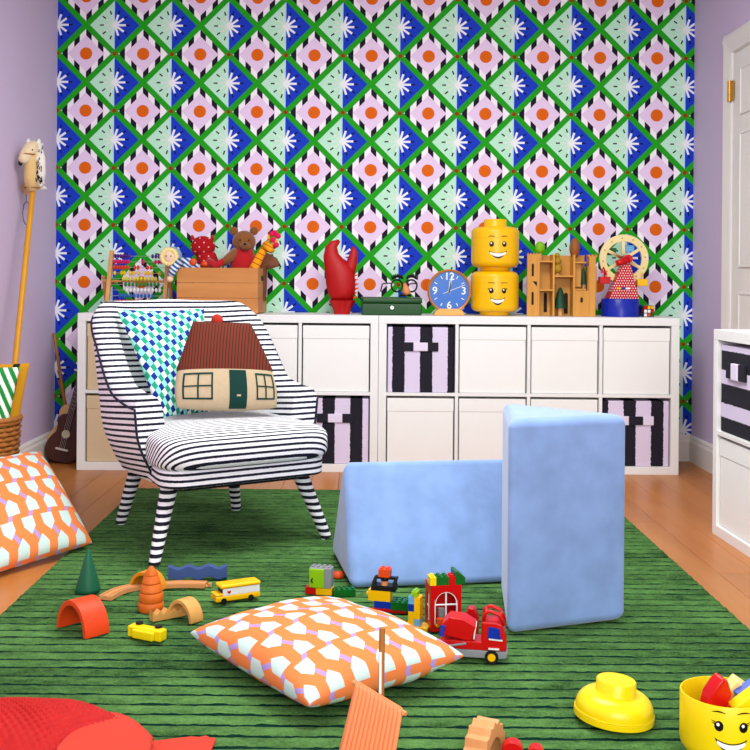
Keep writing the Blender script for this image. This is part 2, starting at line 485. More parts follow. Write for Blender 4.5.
CABROT = math.radians(-90 + 1.7)
cab, colsC, _, _ = shelf_unit('white cube shelf standing along the lilac wall in front of the door', (cabP.x, cabP.y, 0), 4, CABROT)

for _k, _ph in (('v', .03), ('v2', .456), ('v3', .471)):
    M['bin_' + _k] = stripe_mat('plum_vertical_stripe_fabric', 1, 0, 0, 0.136, 0.45, (36, 32, 48), (226, 214, 236), 0.8, _ph)
M['bin_h'] = stripe_mat('plum_horizontal_stripe_fabric', 0, 0, 1, 0.123, 0.58, (36, 32, 48), (226, 214, 236), 0.8, 0.13)
M['lilac_fab'] = mat('pale_lilac_fabric', (232, 222, 240), 0.8, 0.02)
M['plum_fab'] = mat('plum_fabric', (38, 34, 50), 0.8, 0.04)
def bin_(kind, label, parent_shelf, lx, zr, group=None):
    z0, z1 = zr; g = .006; h = z1 - z0 - .012
    Mx = parent_shelf.matrix_basis if False else None
    loc = Vector((lx + SC / 2, .012, z0)); 
    rz = parent_shelf.rotation_euler.z
    wl = Vector(parent_shelf.location) + Matrix.Rotation(rz, 3, 'Z') @ loc
    t = thing('storage_bin', label, 'storage bin', wl, rz, group)
    hw = SC / 2 - g
    fm = {'white': M['white_bin'], 'beige': M['beige_bin'], 'v': M['bin_v'], 'v2': M['bin_v2'], 'v3': M['bin_v3'], 'h': M['bin_h']}[kind]
    b = MB().box(-hw, hw, 0, .33, 0, h - .004)
    b.build('body', fm, t, bevel=.006)
    if kind in ('white', 'beige'):
        MB().box(-hw - .001, hw + .001, -.0025, .33, h - .066, h).build('rim_band', fm, t, bevel=.004)
    elif kind[0] == 'v':
        zc = h * .69; tabm, strm = (M['lilac_fab'], M['plum_fab']) if kind == 'v2' else (M['plum_fab'], M['lilac_fab'])
        MB().box(-.092, -.036, -.007, .0, zc - .022, zc + .022).build('handle_tab', tabm, t, bevel=.002)
        MB().box(-.037, .034, -.009, .0, zc - .021, zc + .021).build('handle_strap', strm, t, bevel=.003)
        MB().box(.033, .086, -.007, .0, zc - .022, zc + .022).build('handle_tab', tabm, t, bevel=.002)
    else:
        zc = h * .71
        MB().box(-.085, -.03, -.012, .0, zc - .028, zc + .03).build('handle_tab', M['plum_fab'], t, bevel=.002)
        MB().box(-.03, .03, -.016, .0, zc - .03, zc + .03).build('handle_strap', M['lilac_fab'], t, bevel=.003)
        MB().box(.03, .085, -.012, .0, zc - .028, zc + .03).build('handle_tab', M['plum_fab'], t, bevel=.002)
    return t
bin_('beige', 'beige storage bin in the top cubby beside the ukulele', unitL, colsL[0], zt_)
bin_('beige', 'beige storage bin in the bottom cubby beside the ukulele', unitL, colsL[0], zb)
bin_('white', 'white storage bin hidden right behind the armchair back, top row', unitL, colsL[1], zt_)
bin_('white', 'white storage bin peeking out past the armchair back below the crate end', unitL, colsL[2], zt_)
bin_('white', 'white storage bin directly under the red lobster claw', unitL, colsL[3], zt_)
bin_('v3', 'plum and lilac striped bin beside the armchair arm, bottom row', unitL, colsL[3], zb)
bin_('white', 'white storage bin behind the armchair, next to the bottom beige bin', unitL, colsL[1], zb)
bin_('white', 'white storage bin behind the armchair, next to the bottom striped bin', unitL, colsL[2], zb)
bin_('v', 'plum and lilac striped bin under the blue clock, top row', unitR, colsR[0], zt_)
bin_('white', 'white storage bin under the yellow heads, top row', unitR, colsR[1], zt_)
bin_('white', 'white storage bin under the wooden castle, top row', unitR, colsR[2], zt_)
bin_('white', 'white storage bin under the toy wheel and puzzle cube, top row', unitR, colsR[3], zt_)
bin_('white', 'white storage bin above the lying blue wedge, below a striped bin', unitR, colsR[0], zb)
bin_('white', 'white storage bin cut by the standing blue wedge, bottom row', unitR, colsR[1], zb)
bin_('white', 'white storage bin hidden behind the standing blue wedge', unitR, colsR[2], zb)
bin_('v2', 'plum and lilac striped bin in the bottom row by the lilac wall corner', unitR, colsR[3], zb)
bin_('h', 'bin with horizontal plum stripes in the shelf by the door', cab, colsC[0], zt_)
bin_('white', 'white bin in the bottom of the shelf by the door', cab, colsC[0], zb)
# small dark object on the side shelf
c0 = cab.location + Matrix.Rotation(CABROT, 3, 'Z') @ Vector((.30, .10, SH))
o = MB().prism([(-.05, 0), (.05, 0), (.05, .035), (.01, .045), (-.02, .03), (-.05, .012)], -.04, .04, 'y').build('black_toy', M['black'], bevel=.006, fixn=True)
o.location = c0; o.rotation_euler.z = CABROT
tag(o, 'small black toy lying on top of the shelf by the door', 'toy')

# ================================================================== STRIPED ARMCHAIR
ALPHA = math.radians(33)
M['str_z'] = stripe_mat('navy_stripe_ticking_shell', 0.0, 0.10, 1.0, 0.0205, 0.42, (24, 26, 52), (244, 244, 246))
M['str_c'] = stripe_mat('navy_stripe_ticking_cushion', 0, 1.0, 0.0, 0.0205, 0.42, (24, 26, 52), (244, 244, 246), kind='UV')
M['str_l'] = stripe_mat('navy_stripe_ticking_leg', 0, 0, 1.0, 0.0235, 0.5, (20, 22, 40), (240, 240, 240))
M['navy'] = mat('navy_piping', (30, 32, 56), 0.7)
ch = thing('armchair', 'navy and white striped armchair with round striped legs on the rug', 'armchair', (-.568, 3.87, RZ + .001), ALPHA)
HWD, YBK, RC, YA = .345, .35, .17, -.20
seg = [(YBK - RC - YA), RC * PI / 2, 2 * (HWD - RC)]
tot = 2 * seg[0] + 2 * seg[1] + seg[2]
def plan(t):
    d = t * tot
    if d < seg[0]: return (-HWD, YA + d), (-1, 0)
    d -= seg[0]
    if d < seg[1]:
        a = PI - d / RC; return (-HWD + RC + RC * math.cos(a), YBK - RC + RC * math.sin(a)), (math.cos(a), math.sin(a))
    d -= seg[1]
    if d < seg[2]: return (-HWD + RC + d, YBK), (0, 1)
    d -= seg[2]
    if d < seg[1]:
        a = PI / 2 - d / RC; return (HWD - RC + RC * math.cos(a), YBK - RC + RC * math.sin(a)), (math.cos(a), math.sin(a))
    d -= seg[1]
    return (HWD, YBK - RC - d), (1, 0)
def sm(a, b, x):
    x = max(0, min(1, (x - a) / (b - a))); return x * x * (3 - 2 * x)
def topz(t):
    d = min(t, 1 - t) * tot
    return .535 + .05 * sm(0, seg[0], d) + .254 * sm(seg[0] * .45, seg[0] + seg[1] * .62, d) + .006 * sm(seg[0] + seg[1], tot / 2, d)
NC = 26
def prof(t):
    (x, y), (nx_, ny_) = plan(t); zt = topz(t); th = .096
    bk = ny_ if ny_ > 0 else 0
    def out(z): return -.05 * max(0, (.40 - z) / .15) ** 1.5 + (.10 + .06 * bk) * (z - .40)
    pts = []
    zb_ = .226
    for k in range(12):
        z = zb_ + (zt - th / 2 - zb_) * k / 11; pts.append((out(z), z))
    r = th / 2; cx = out(zt - r) - r; cz = zt - r
    for k in range(1, 7):
        a = PI * k / 7; pts.append((cx + r * math.cos(a), cz + r * math.sin(a)))
    z0 = .30
    for k in range(8):
        z = (zt - r) + (z0 - (zt - r)) * k / 7; pts.append((out(z) - th - (zt - z) * (.06 + .10 * bk), z))
    nar = 1 - .09 * sm(.0, .36, y)
    return [Vector(((x + nx_ * o) * nar, y + ny_ * o, z)) for o, z in pts]
NT = 84
rings = [prof(i / NT) for i in range(NT + 1)]
sh = MB(); n = len(rings[0])
sh.add([q for r in rings for q in r], [(i * n + k, (i + 1) * n + k, (i + 1) * n + (k + 1) % n, i * n + (k + 1) % n) for i in range(NT) for k in range(n)] +
       [tuple(range(n)), tuple(NT * n + k for k in range(n))[::-1]])
sh.build('shell', M['str_z'], ch, smooth=50, fixn=True)
pp = [rings[i][11] + (rings[i][11] - rings[i][20]).normalized() * .002 for i in range(NT + 1)]
front_l = [rings[0][k] + Vector((0, -.002, 0)) for k in range(0, 12)]; front_r = [rings[NT][k] + Vector((0, -.002, 0)) for k in range(11, -1, -1)]
MB().tube(front_l + pp[1:-1] + front_r, .0042, 6).build('piping', M['navy'], ch, smooth=180)
# seat base (apron) and cushion
def rrect(hw, y0, y1, r, taper=0.0, n=6):
    pts = []
    for (cx, cy, a0) in ((hw - r, y1 - r, 0), (-hw + r, y1 - r, 90), (-hw + r, y0 + r, 180), (hw - r, y0 + r, 270)):
        for k in range(n + 1):
            a = math.radians(a0 + 90 * k / n); x = cx + r * math.cos(a); y = cy + r * math.sin(a)
            pts.append((x * (1 - taper * (y - y0) / (y1 - y0)), y))
    return pts
M['str_ap'] = stripe_mat('navy_stripe_ticking_apron', 0, 0, 1, 0.0205, 0.42, (24, 26, 52), (244, 244, 246), phase=.3)
MB().prism(rrect(.320, -.372, .30, .09, .34), .238, .298, 'z').build('seat_base', M['str_ap'], ch, bevel=.012, seg=3, fixn=True)
MB().prism(rrect(.27, -.32, .26, .08, .3), .222, .242, 'z').build('underside', M['dark'], ch, fixn=True)
def se(w, e): return math.copysign(abs(w) ** e, w)
def cush_uv(u, v):
    a = 2 * PI * u; b = PI * (v - .5); cx = se(math.cos(b), .32)
    y = .345 * cx * se(math.sin(a), .30); z = .068 * se(math.sin(b), .45)
    return (0.0, -z - y)
def cush(u, v):
    a = 2 * PI * u; b = PI * (v - .5)
    cx = se(math.cos(b), .32)
    x = .335 * cx * se(math.cos(a), .30); y = .345 * cx * se(math.sin(a), .30); z = .068 * se(math.sin(b), .45)
    x *= 1 - .22 * (y + .345) / .69 if True else 1
    q = max(0, 1 - (x / .33) ** 2) * max(0, 1 - (y / .345) ** 2)
    z = z * (1 + .30 * q) if z > 0 else z * .95
    return (x, y - .055, .350 + z)
MB().grid(cush, 72, 30, close_u=True, uvfn=cush_uv).build('seat_cushion', M['str_c'], ch, smooth=180, weld=True)
for sx, sy, s2x, s2y in ((-.245, -.25, -.338, -.345), (.245, -.25, .325, -.325), (-.18, .20, -.225, .275), (.20, .20, .26, .275)):
    MB().tube([(s2x, s2y, 0.0), (s2x * .6 + sx * .4, s2y * .6 + sy * .4, .1), (sx, sy, .245)], [.0185, .023, .030], 16).build('leg', M['str_l'], ch, smooth=60)

# ================================================================== CUSHIONS
def pillow(name, label, cat, m, c00, c10, c11, c01, t_top, t_bot, pull=.07, n=34, wr=.006, up=None, group=None, pw=.42):
    c00, c10, c11, c01 = map(Vector, (c00, c10, c11, c01))
    nrm = ((c10 - c00) + (c11 - c01)).cross((c01 - c00) + (c11 - c10)).normalized()
    if up is not None and nrm.dot(Vector(up)) < 0: nrm = -nrm
    def base(u, v):
        uu = .5 + (u - .5) * (1 - pull * (1 - (2 * v - 1) ** 2)); vv = .5 + (v - .5) * (1 - pull * (1 - (2 * u - 1) ** 2))
        return c00 * (1 - uu) * (1 - vv) + c10 * uu * (1 - vv) + c11 * uu * vv + c01 * (1 - uu) * vv
    def rem(s): return .5 - .5 * math.cos(PI * s)            # denser towards the seams
    def th(u, v):
        a = max(0, 1 - (2 * u - 1) ** 2); b = max(0, 1 - (2 * v - 1) ** 2); return (a * b) ** pw
    def f(side):
        def g(u, v):
            u2, v2 = rem(u), rem(v); t = th(u2, v2)
            wv = noise.noise(Vector((u2 * 5, v2 * 5, side * 4 + 1))) * wr * (1 if t > 0 else 0) * min(1, t * 2)
            return base(u2, v2) + nrm * ((t_top * t + wv) if side > 0 else -(t_bot * t + wv))
        return g
    def arc(s):
        N = 40; L = 0.0; z0 = None
        for i in range(N + 1):
            q = s * i / N; zz = t_top * max(0, 1 - (2 * q - 1) ** 2) ** pw
            if z0 is not None: L += math.hypot(.5 * s / N, zz - z0)
            z0 = zz
        return L / .5
    tab = [arc(rem(i / n)) for i in range(n + 1)]
    b = MB(); uvf = lambda u, v: (tab[int(round(u * n))], tab[int(round(v * n))])
    b.grid(f(1), n, n, uvfn=uvf); b.grid(f(-1), n, n, uvfn=uvf)
    o = b.build(name, m, None, smooth=180, weld=True, recentre=True)
    tag(o, label, cat, group); return o
M['tile1'] = tile_print('orange_shield_print', 0.52, 0.50, .082, .145, True)
# floor cushion in the middle
zc = RZ + .068
pillow('floor_cushion', 'orange cushion with pale shield print lying in the middle of the rug', 'cushion', M['tile1'],
       G(190, 633, zc), G(309, 706, zc - .02), G(464, 656, zc), G(338, 604, zc), .080, .069, pull=.05, up=(0, 0, 1), wr=.008, pw=.40)
# floor cushion against the basket
A = G(91, 541, .04); B = G(0, 569, .03); D = B - A
c11 = P(40, 452, 3.99)
M['tile2'] = tile_print('orange_shield_print_second', 0.46, 0.46)
A2 = A + (A - c11) * .02
pillow('floor_cushion', 'orange cushion with pale shield print leaning against the wicker basket', 'cushion', M['tile2'],
       A2, A2 + D.normalized() * .50, c11 + D.normalized() * .52 + Vector((0, 0, 0)), c11, .085, .06, up=(1, -.6, .6), pull=.03, pw=.40)
# checked cushion on the chair
M['check'] = check_print('blue_green_check', 16, 18)
pillow('checked_cushion', 'small blue, green and white checked cushion on the striped armchair', 'cushion', M['check'],
       P(161, 420, 3.74), P(212, 416, 3.90), P(204, 308, 4.04), P(116, 309, 3.91), .055, .03, up=(.2, -1, .3), pull=.05, pw=.45)
# knitted house cushion
BLh, BRh = P(176, 411, 3.66), P(278, 411, 3.80)
rv = (BRh - BLh); HW = rv.length / 2; rv.normalize(); org = (BLh + BRh) / 2
nv = rv.cross(Vector((0, 0, 1))).normalized()                 # towards the camera
upv = (Vector((0, 0, 1)) - nv * .30).normalized(); nv = rv.cross(upv).normalized()
house = thing('house_cushion', 'knitted house-shaped cushion with brown roof on the striped armchair', 'cushion', org)
HH, VS = .325, .43
def hS(u, v, side=-1, off=0.0):
    if v <= VS: hw = HW * (.97 + .05 * math.sin(PI * v / VS))
    else: hw = HW * (1.0 + (.575 - 1.0) * ((v - VS) / (1 - VS)))
    e = (max(0, 1 - u * u) ** .42) * (max(0, 1 - (2 * v - 1) ** 2) ** .38)
    t = .062 * e + off * (1 if off else 1)
    sq = 1 - .03 * (1 - (2 * v - 1) ** 2)
    zz = v * HH + .012 * (abs(u) ** 3) * (1 if v < .2 else 0) * (1 - v / .2 if v < .2 else 0)
    return rv * (u * hw * sq) + upv * zz + nv * (t * (1 if side < 0 else -1))
def hpatch(name, m, u0, u1, v0, v1, off=.0015, both=False, nu=30, nv_=16, th=0.0):
    b = MB()
    if both:
        for s in (-1, 1): b.grid(lambda a, c: hS(-math.cos(PI * (u0 + (u1 - u0) * a + 1) / 2), v0 + (v1 - v0) * c, s), nu, nv_)
    else:
        b.grid(lambda a, c: hS(u0 + (u1 - u0) * a, v0 + (v1 - v0) * c, -1, off), nu, nv_)
    return b.build(name, m, house, smooth=180, weld=both)
M['knit_roof'] = stripe_mat('brown_knit', 1, 0, 0.0, 0.0105, 0.30, (44, 46, 34), (122, 50, 30), 0.9)
M['knit_beige'] = mat('beige_knit', (194, 176, 146), 0.95, 0.10, 60, bmp=.4, bscale=300)
M['knit_green'] = mat('dark_green_knit', (18, 66, 58), 0.95, 0.08, 60, bmp=.3, bscale=300)
M['knit_red'] = mat('red_knit', (176, 54, 36), 0.95, 0.08, 60)
hpatch('wall', M['knit_beige'], -1, 1, 0, VS, both=True)
hpatch('roof', M['knit_roof'], -1, 1, VS, 1, both=True)
dr = hpatch('door', M['knit_green'], -.02, .33, .012, VS - .012, nu=8)
hpatch('door_handle', M['knit_beige'], .12, .20, .135, .155, off=.003, nu=4, nv_=2)['label'] = 'small grey handle stripe'
dr_u = ((-.90, -.34), (.52, .92))
for (a, b) in dr_u:
    wb = MB()
    for (u0, u1, v0, v1) in ((a, b, .10, .120), (a, b, .370, .39), (a, b, .240, .256), (a, a + .034, .10, .39), (b - .034, b, .10, .39), ((a + b) / 2 - .016, (a + b) / 2 + .016, .10, .39)):
        wb.grid(lambda s, t, u0=u0, u1=u1, v0=v0, v1=v1: hS(u0 + (u1 - u0) * s, v0 + (v1 - v0) * t, -1, .0018), 10, 8)
    wb.build('window', M['knit_green'], house, smooth=180)
chm = MB().ell((0, 0, 0), (.022, .016, .024), 14, 8)
co = chm.build('chimney', M['knit_red'], house, smooth=180); co.location = rv * (-.018) + upv * (HH + .005)

# ================================================================== BLUE FOAM WEDGES
def wedge(name, label, tri, depth_vec, base_loc, bev):
    b = MB(); n3 = [Vector(t) for t in tri]; d = Vector(depth_vec)
    b.add([*n3, *[q + d for q in n3]], [(0, 1, 2), (5, 4, 3), (0, 3, 4, 1), (1, 4, 5, 2), (2, 5, 3, 0)])
    o = b.build(name, M['foam'], None, fixn=True, recentre=True, bevel=bev, seg=5)
    tag(o, label, 'foam block'); return o
a, b_, = G(507, 636), G(628, 621)
cthird = Vector((.424, 3.15, RZ))
hgt = .566
wedge('foam_wedge', 'pale blue velour triangular foam block standing upright on its end', [a, b_, cthird], (0, 0, hgt), None, .026)
a, b_ = G(350, 590), G(501, 584)
ax = (b_ - a).normalized(); pr = Vector((-ax.y, ax.x, 0))
wedge('foam_wedge', 'pale blue velour triangular foam block lying flat behind the toy bricks', [a, a + pr * .44, a + pr * .17 + Vector((0, 0, .364))], ax * .58, None, .028)

# ================================================================== LEFT CORNER
# hobby horse leaning on the lilac wall
hh = thing('hobby_horse', 'cream hobby horse on a yellow stick leaning against the lilac wall', 'hobby horse', (-1.47, 4.30, 0))
st_top = P(33, 188, 4.95) - hh.location
MB().cyl((0, 0, 0.005), st_top, .013, n=14).build('stick', M['yellow_stick'], hh, smooth=60)
M['horse'] = mat('cream_plush', (232, 214, 176), 0.95, .12, 40, sheen=.3)
M['horse_w'] = mat('white_plush', (238, 234, 224), 0.95, .05, 40, sheen=.3)
M['horse_neck'] = mat('tan_plush', (226, 196, 138), 0.95, .08, 40, sheen=.3)
t0 = Vector(st_top)
hd = MB().tube([t0 + Vector((0, 0, -.012)), t0 + Vector((-.004, -.01, .05)), t0 + Vector((-.002, -.02, .115)), t0 + Vector((0, -.03, .165))], [.036, .046, .042, .033], 14, flat=.8)
hd.build('neck', M['horse_neck'], hh, smooth=180)
hm = MB().tube([t0 + Vector((.012, .0, .195)), t0 + Vector((-.004, -.03, .178)), t0 + Vector((-.018, -.055, .145)), t0 + Vector((-.024, -.068, .122)), t0 + Vector((-.025, -.072, .108))], [.032, .036, .030, .025, .014], 14)
hm.build('muzzle', M['horse'], hh, smooth=180)
mn = MB()
for k in range(26):
    q = k / 25; base = t0 + Vector((.026 - .012 * q + random.uniform(-.004, .004), -.02 * q + random.uniform(-.012, .012), -.0 + .20 * q))
    mn.tube([base, base + Vector((.022 + random.uniform(0, .012), random.uniform(-.02, .02), random.uniform(-.03, .02)))], [.012, .004], 6)
mn.tube([t0 + Vector((.030, .0, .0)), t0 + Vector((.040, -.01, .07)), t0 + Vector((.038, -.012, .14)), t0 + Vector((.022, -.012, .205))], [.016, .022, .022, .018], 10)
mn.build('mane', M['horse_w'], hh, smooth=180)
ms = MB()
for k in range(30):
    q = random.random(); base = t0 + Vector((.036 + random.uniform(-.012, .016), -.032 + random.uniform(-.006, .004), .01 + .19 * q))
    ms.tube([base, base + Vector((random.uniform(-.004, .006), -.006, .012))], [.0028, .0016], 5)
o = ms.build('mane_tuft', M['black'], hh); o['label'] = 'dark flecks in the white mane'
for sx in (-.018, .02):
    e = t0 + Vector((sx + .004, -.012, .20)); MB().tube([e, e + Vector((sx * .3, 0, .018)), e + Vector((sx * .35, 0, .030))], [.017, .014, .006], 8, flat=.7).build('ear', M['horse_w'], hh, smooth=180)
MB().ell(t0 + Vector((.012, -.058, .172)), .006, 10, 6).build('eye', M['black'], hh, smooth=180)
MB().ell(t0 + Vector((-.036, -.075, .108)), (.010, .008, .012), 10, 6).build('nostril', M['black'], hh, smooth=180)
MB().torus(t0 + Vector((-.012, -.048, .152)), .033, .0035, 'z', 18, 6).build('bridle', M['wood_stick'], hh, smooth=180)
MB().torus(t0 + Vector((0, 0, .0)), .037, .004, 'z', 18, 6).build('neck_seam', M['wood_stick'], hh, smooth=180)
# wall peg with cord loop
pg = P(25, 187, 5.02); pgx = XL + .02
pt = thing('wall_peg', 'peach wall peg with a dark cord loop beside the hobby horse', 'wall peg', (XL, pg.y, pg.z))
M['peach'] = mat('peach_wood', (228, 184, 140), 0.5)
MB().ell((.020, 0, -.005), (.017, .017, .034), 14, 10).build('knob', M['peach'], pt, smooth=180)
MB().box(0, .008, -.008, .008, -.02, .012).build('plate', M['peach'], pt, bevel=.004)
lp = [(.022 + .012 * math.sin(2 * PI * k / 20), .02 * math.sin(2 * PI * k / 20), -.125 + .055 * math.cos(2 * PI * k / 20) * 1.0) for k in range(20)]
MB().tube([(.02, 0.0, -.018), (.02, 0, -.072)], .0016, 6).build('cord', M['black'], pt)
MB().tube(lp, .0017, 6, closed=True).build('cord_loop', M['black'], pt, smooth=180)

def uke_outline(s=1.0):
    pts = []
    key = [(0, 0), (.05, .004), (.08, .04), (.086, .085), (.07, .125), (.053, .15), (.055, .185), (.060, .21), (.045, .237), (.015, .247)]
    right = []
    for i in range(len(key) - 1):
        p0 = key[max(i - 1, 0)]; p1 = key[i]; p2 = key[i + 1]; p3 = key[min(i + 2, len(key) - 1)]
        for k in range(5):
            t = k / 5
            right.append(tuple(.5 * ((2 * p1[j]) + (-p0[j] + p2[j]) * t + (2 * p0[j] - 5 * p1[j] + 4 * p2[j] - p3[j]) * t * t + (-p0[j] + 3 * p1[j] - 3 * p2[j] + p3[j]) * t ** 3) for j in (0, 1)))
    right.append(key[-1])
    left = [(-x, z) for x, z in right[::-1]]
    return [(x * s, z * s) for x, z in right + left[:-1]]
def ukulele(label, loc, rot, bm, tm, s):
    u = thing('ukulele', label, 'ukulele', loc, rot=rot)
    b = MB().prism(uke_outline(s), -.028, .028, 'y').build('body', bm, u, bevel=.004, fixn=True)
    MB().prism([(x * .965, z * .965 + .004) for x, z in uke_outline(s)], -.0305, -.028, 'y').build('soundboard', tm, u, fixn=True)
    MB().lathe([(0, 0), (.021 * s, 0), (.021 * s, .0012)], 20, M=Matrix.Translation((0, -.0305, .145 * s)) @ Matrix.Rotation(PI / 2, 4, 'X')).build('sound_hole', M['hole'], u)
    MB().box(-.019 * s, .019 * s, -.03, -.006, .235 * s, .43 * s).build('neck', tm, u, bevel=.004)
    MB().box(-.017 * s, .017 * s, -.035, -.030, .17 * s, .43 * s).build('fretboard', M['mahog'], u, bevel=.001)
    MB().prism([(-.018 * s, .43 * s), (.018 * s, .43 * s), (.028 * s, .455 * s), (.025 * s, .525 * s), (-.025 * s, .525 * s), (-.028 * s, .455 * s)], -.03, -.016, 'y').build('headstock', tm, u, bevel=.002, fixn=True)
    MB().box(-.032 * s, .032 * s, -.037, -.030, .062 * s, .072 * s).build('bridge', M['bridge'], u, bevel=.001)
    for k in range(4):
        x = (-.010 + k * .0067) * s
        MB().cyl((x * 1.25, -.038, .067 * s), (x, -.0375, .43 * s), .0009, n=5).build('string', M['steel'], u)
    for k in range(7):
        z = (.42 - .19 * (1 - .9 ** k) * 1.6) * s
        MB().box(-.017 * s, .017 * s, -.0362, -.035, z, z + .0016).build('fret', M['steel'], u)
    for sx in (-1, 1):
        for z in (.47, .505): MB().cyl((sx * .026 * s, -.022, z * s), (sx * .042 * s, -.022, z * s), .005, n=8).build('tuning_peg', M['white_pl'], u)
    return u
M['hole'] = mat('hole_rosette', (206, 196, 168), 0.6, .3, 120)
M['bridge'] = mat('bridge_inlay', (210, 200, 190), 0.5)
gu = G(60, 463, 0)
ukulele('dark mahogany ukulele standing in the corner beside the cube shelf', (gu.x, gu.y, .006), (math.radians(-5), math.radians(13), 0), M['mahog'], M['mahog'], 1.0)
ukulele('tan ukulele standing behind the mahogany one', (gu.x - .006, gu.y + .078, .006), (math.radians(-3), math.radians(12), 0), M['tan_wood'], M['tan_wood'], 1.16)
for lab, (tx, ty), (bx_, by_), yy in (('long brown wooden stick leaning in the wallpaper corner', (54, 333), (72, 452), 5.50), ('short brown wooden stick leaning behind the tan ukulele', (59, 380), (78, 452), 5.545)):
    a, b = P(tx, ty, yy), P(bx_, by_, yy); d = (b - a).normalized(); k = (0.004 - a.z) / d.z; b = a + d * k
    tag(MB().cyl(b, a, .0085, n=10).build('stick', M['wood_stick'], smooth=60, recentre=True), lab, 'stick')

# basket with two cushions
bk = thing('wicker_basket', 'round wicker basket with a loop handle by the lilac wall', 'basket', (-1.465, 4.05, 0))
for k in range(20):
    z = .012 + k * .0185; R = .118 + .024 * (z / .38)
    pts = [((R + .004 * (1 if (i + k) % 2 else -1)) * math.cos(2 * PI * i / 32), (R + .004 * (1 if (i + k) % 2 else -1)) * math.sin(2 * PI * i / 32), z) for i in range(32)]
    MB().tube(pts, .0092, 6, closed=True).build('weave_strand', M['wicker'], bk, smooth=180)
for k in range(16):
    a = 2 * PI * (k + .5) / 16
    MB().cyl((.118 * math.cos(a), .118 * math.sin(a), .004), (.142 * math.cos(a), .142 * math.sin(a), .385), .005, n=6).build('stake', M['wicker'], bk)
for dr_, dz in ((0, .387), (.004, .400)):
    MB().torus((0, 0, dz), .143 + dr_, .011, 'z', 36, 8).build('rim', M['wicker'], bk, smooth=180)
MB().lathe([(0, .004), (.116, .004), (.116, .012), (0, .012)], 24).build('base', M['wicker'], bk)
hl = [(.03 + .0 + .052 * math.cos(2 * PI * k / 24), -.150 - .006 * math.sin(2 * PI * k / 24), .345 + .055 * math.sin(2 * PI * k / 24)) for k in range(24)]
MB().tube(hl, .009, 8, closed=True).build('handle', M['wicker'], bk, smooth=180)
M['grn_stripe'] = stripe_mat('green_white_diagonal_stripe', .75, .6, 0, .085, .5, (34, 150, 66), (234, 244, 234), kind='UV')
m, p = new_mat('mustard_black_print', 0.85)
x, y, z = coords('UV'); n = noise_tex(5, 1)
set_col(p, mixc(E.op('MAXIMUM', ((x - .87 + (n - .5) * .10).abs() < .045), ((x - 1.10 + (n - .5) * .06).abs() < .03)), lin(206, 152, 28), lin(28, 26, 26))); M['mustard'] = m
Yc = 4.03
pillow('green_striped_cushion', 'green and white striped cushion standing in the wicker basket', 'cushion', M['grn_stripe'],
       P(-58, 462, 4.00), P(2, 470, 4.00), P(20, 367, 4.01), P(-62, 362, 4.01), .04, .03, up=(0, -1, 0), pull=.05)
pillow('mustard_cushion', 'mustard cushion with black wavy lines standing in the wicker basket', 'cushion', M['mustard'],
       P(-50, 462, 4.085), P(14, 468, 4.085), P(30, 363, 4.10), P(-50, 358, 4.10), .035, .03, up=(0, -1, 0), pull=.06)

# ================================================================== ON TOP OF THE SHELVES
ZT = SH + .0005
def on_shelf(px, Y): return Vector((P(px, 315, Y).x, Y, ZT))
S_ = F / 5.32                                                    # px per metre near there
# --- abacus
ab = thing('abacus', 'wooden abacus with rows of coloured beads beside the pine crate', 'abacus', on_shelf(135, 5.33) + Vector((0, 0, .002)))
for sx in (-1, 1):
    MB().box(sx * .145 - .010, sx * .145 + .010, -.012, .012, 0, .305, Matrix.Rotation(math.radians(-6), 4, 'X') @ Matrix.Rotation(math.radians(3.2), 4, 'Y')).build('post', M['wood_lt'], ab, bevel=.002)
    MB().box(-.008, .008, -.008, .008, 0, .20, Matrix.Translation((sx * .168, .115, 0)) @ Matrix.Rotation(math.radians(26), 4, 'X')).build('rear_leg', M['wood_pine'], ab, bevel=.002)
MB().cyl((-.17, .03, .155), (.17, .03, .155), .006, n=8).build('crossbar', M['wood_pine'], ab)
bead_cols = [(92, 40, 140), (214, 40, 110), (222, 74, 30), (240, 196, 20), (226, 214, 50), (40, 136, 46), (236, 236, 232), (40, 110, 190), (190, 40, 40)]
bm_ = {}
for r in range(9):
    z = .283 - r * .0288; yy = z * math.tan(math.radians(6)); sh_ = z * math.tan(math.radians(3.2))
    MB().cyl((-.142 + sh_, yy, z), (.142 + sh_, yy, z), .0016, n=6).build('rod', M['steel'], ab)
    mm = mat('bead_paint', bead_cols[r], 0.3, .02)
    proto = MB().ell((0, 0, 0), (.0076, .0120, .0120), 10, 6).build('bead', mm, ab, smooth=180)
    n_l = [6, 6, 6, 0, 0, 0, 0, 0, 2][r]
    pos = []
    if r < 3:
        pos = [-.125 + k * .0138 for k in range(6)] + ([.065, .082, .098, .112] if r == 0 else [.02, .082, .098, .112] if r == 1 else [-.02, -.004, .045, .062])
    elif r == 3: pos = [-.12, -.085, -.071, -.04, -.026, 0.0, .035, .05, .07, .108]
    else:
        s0 = [-.075, -.06, -.05, -.085, -.1][r - 4]; pos = [s0 + k * .0185 for k in range(10)]
    for k, x in enumerate(pos):
        q = proto if k == 0 else piece(proto, ab)
        q.location = (x + sh_, yy, z)
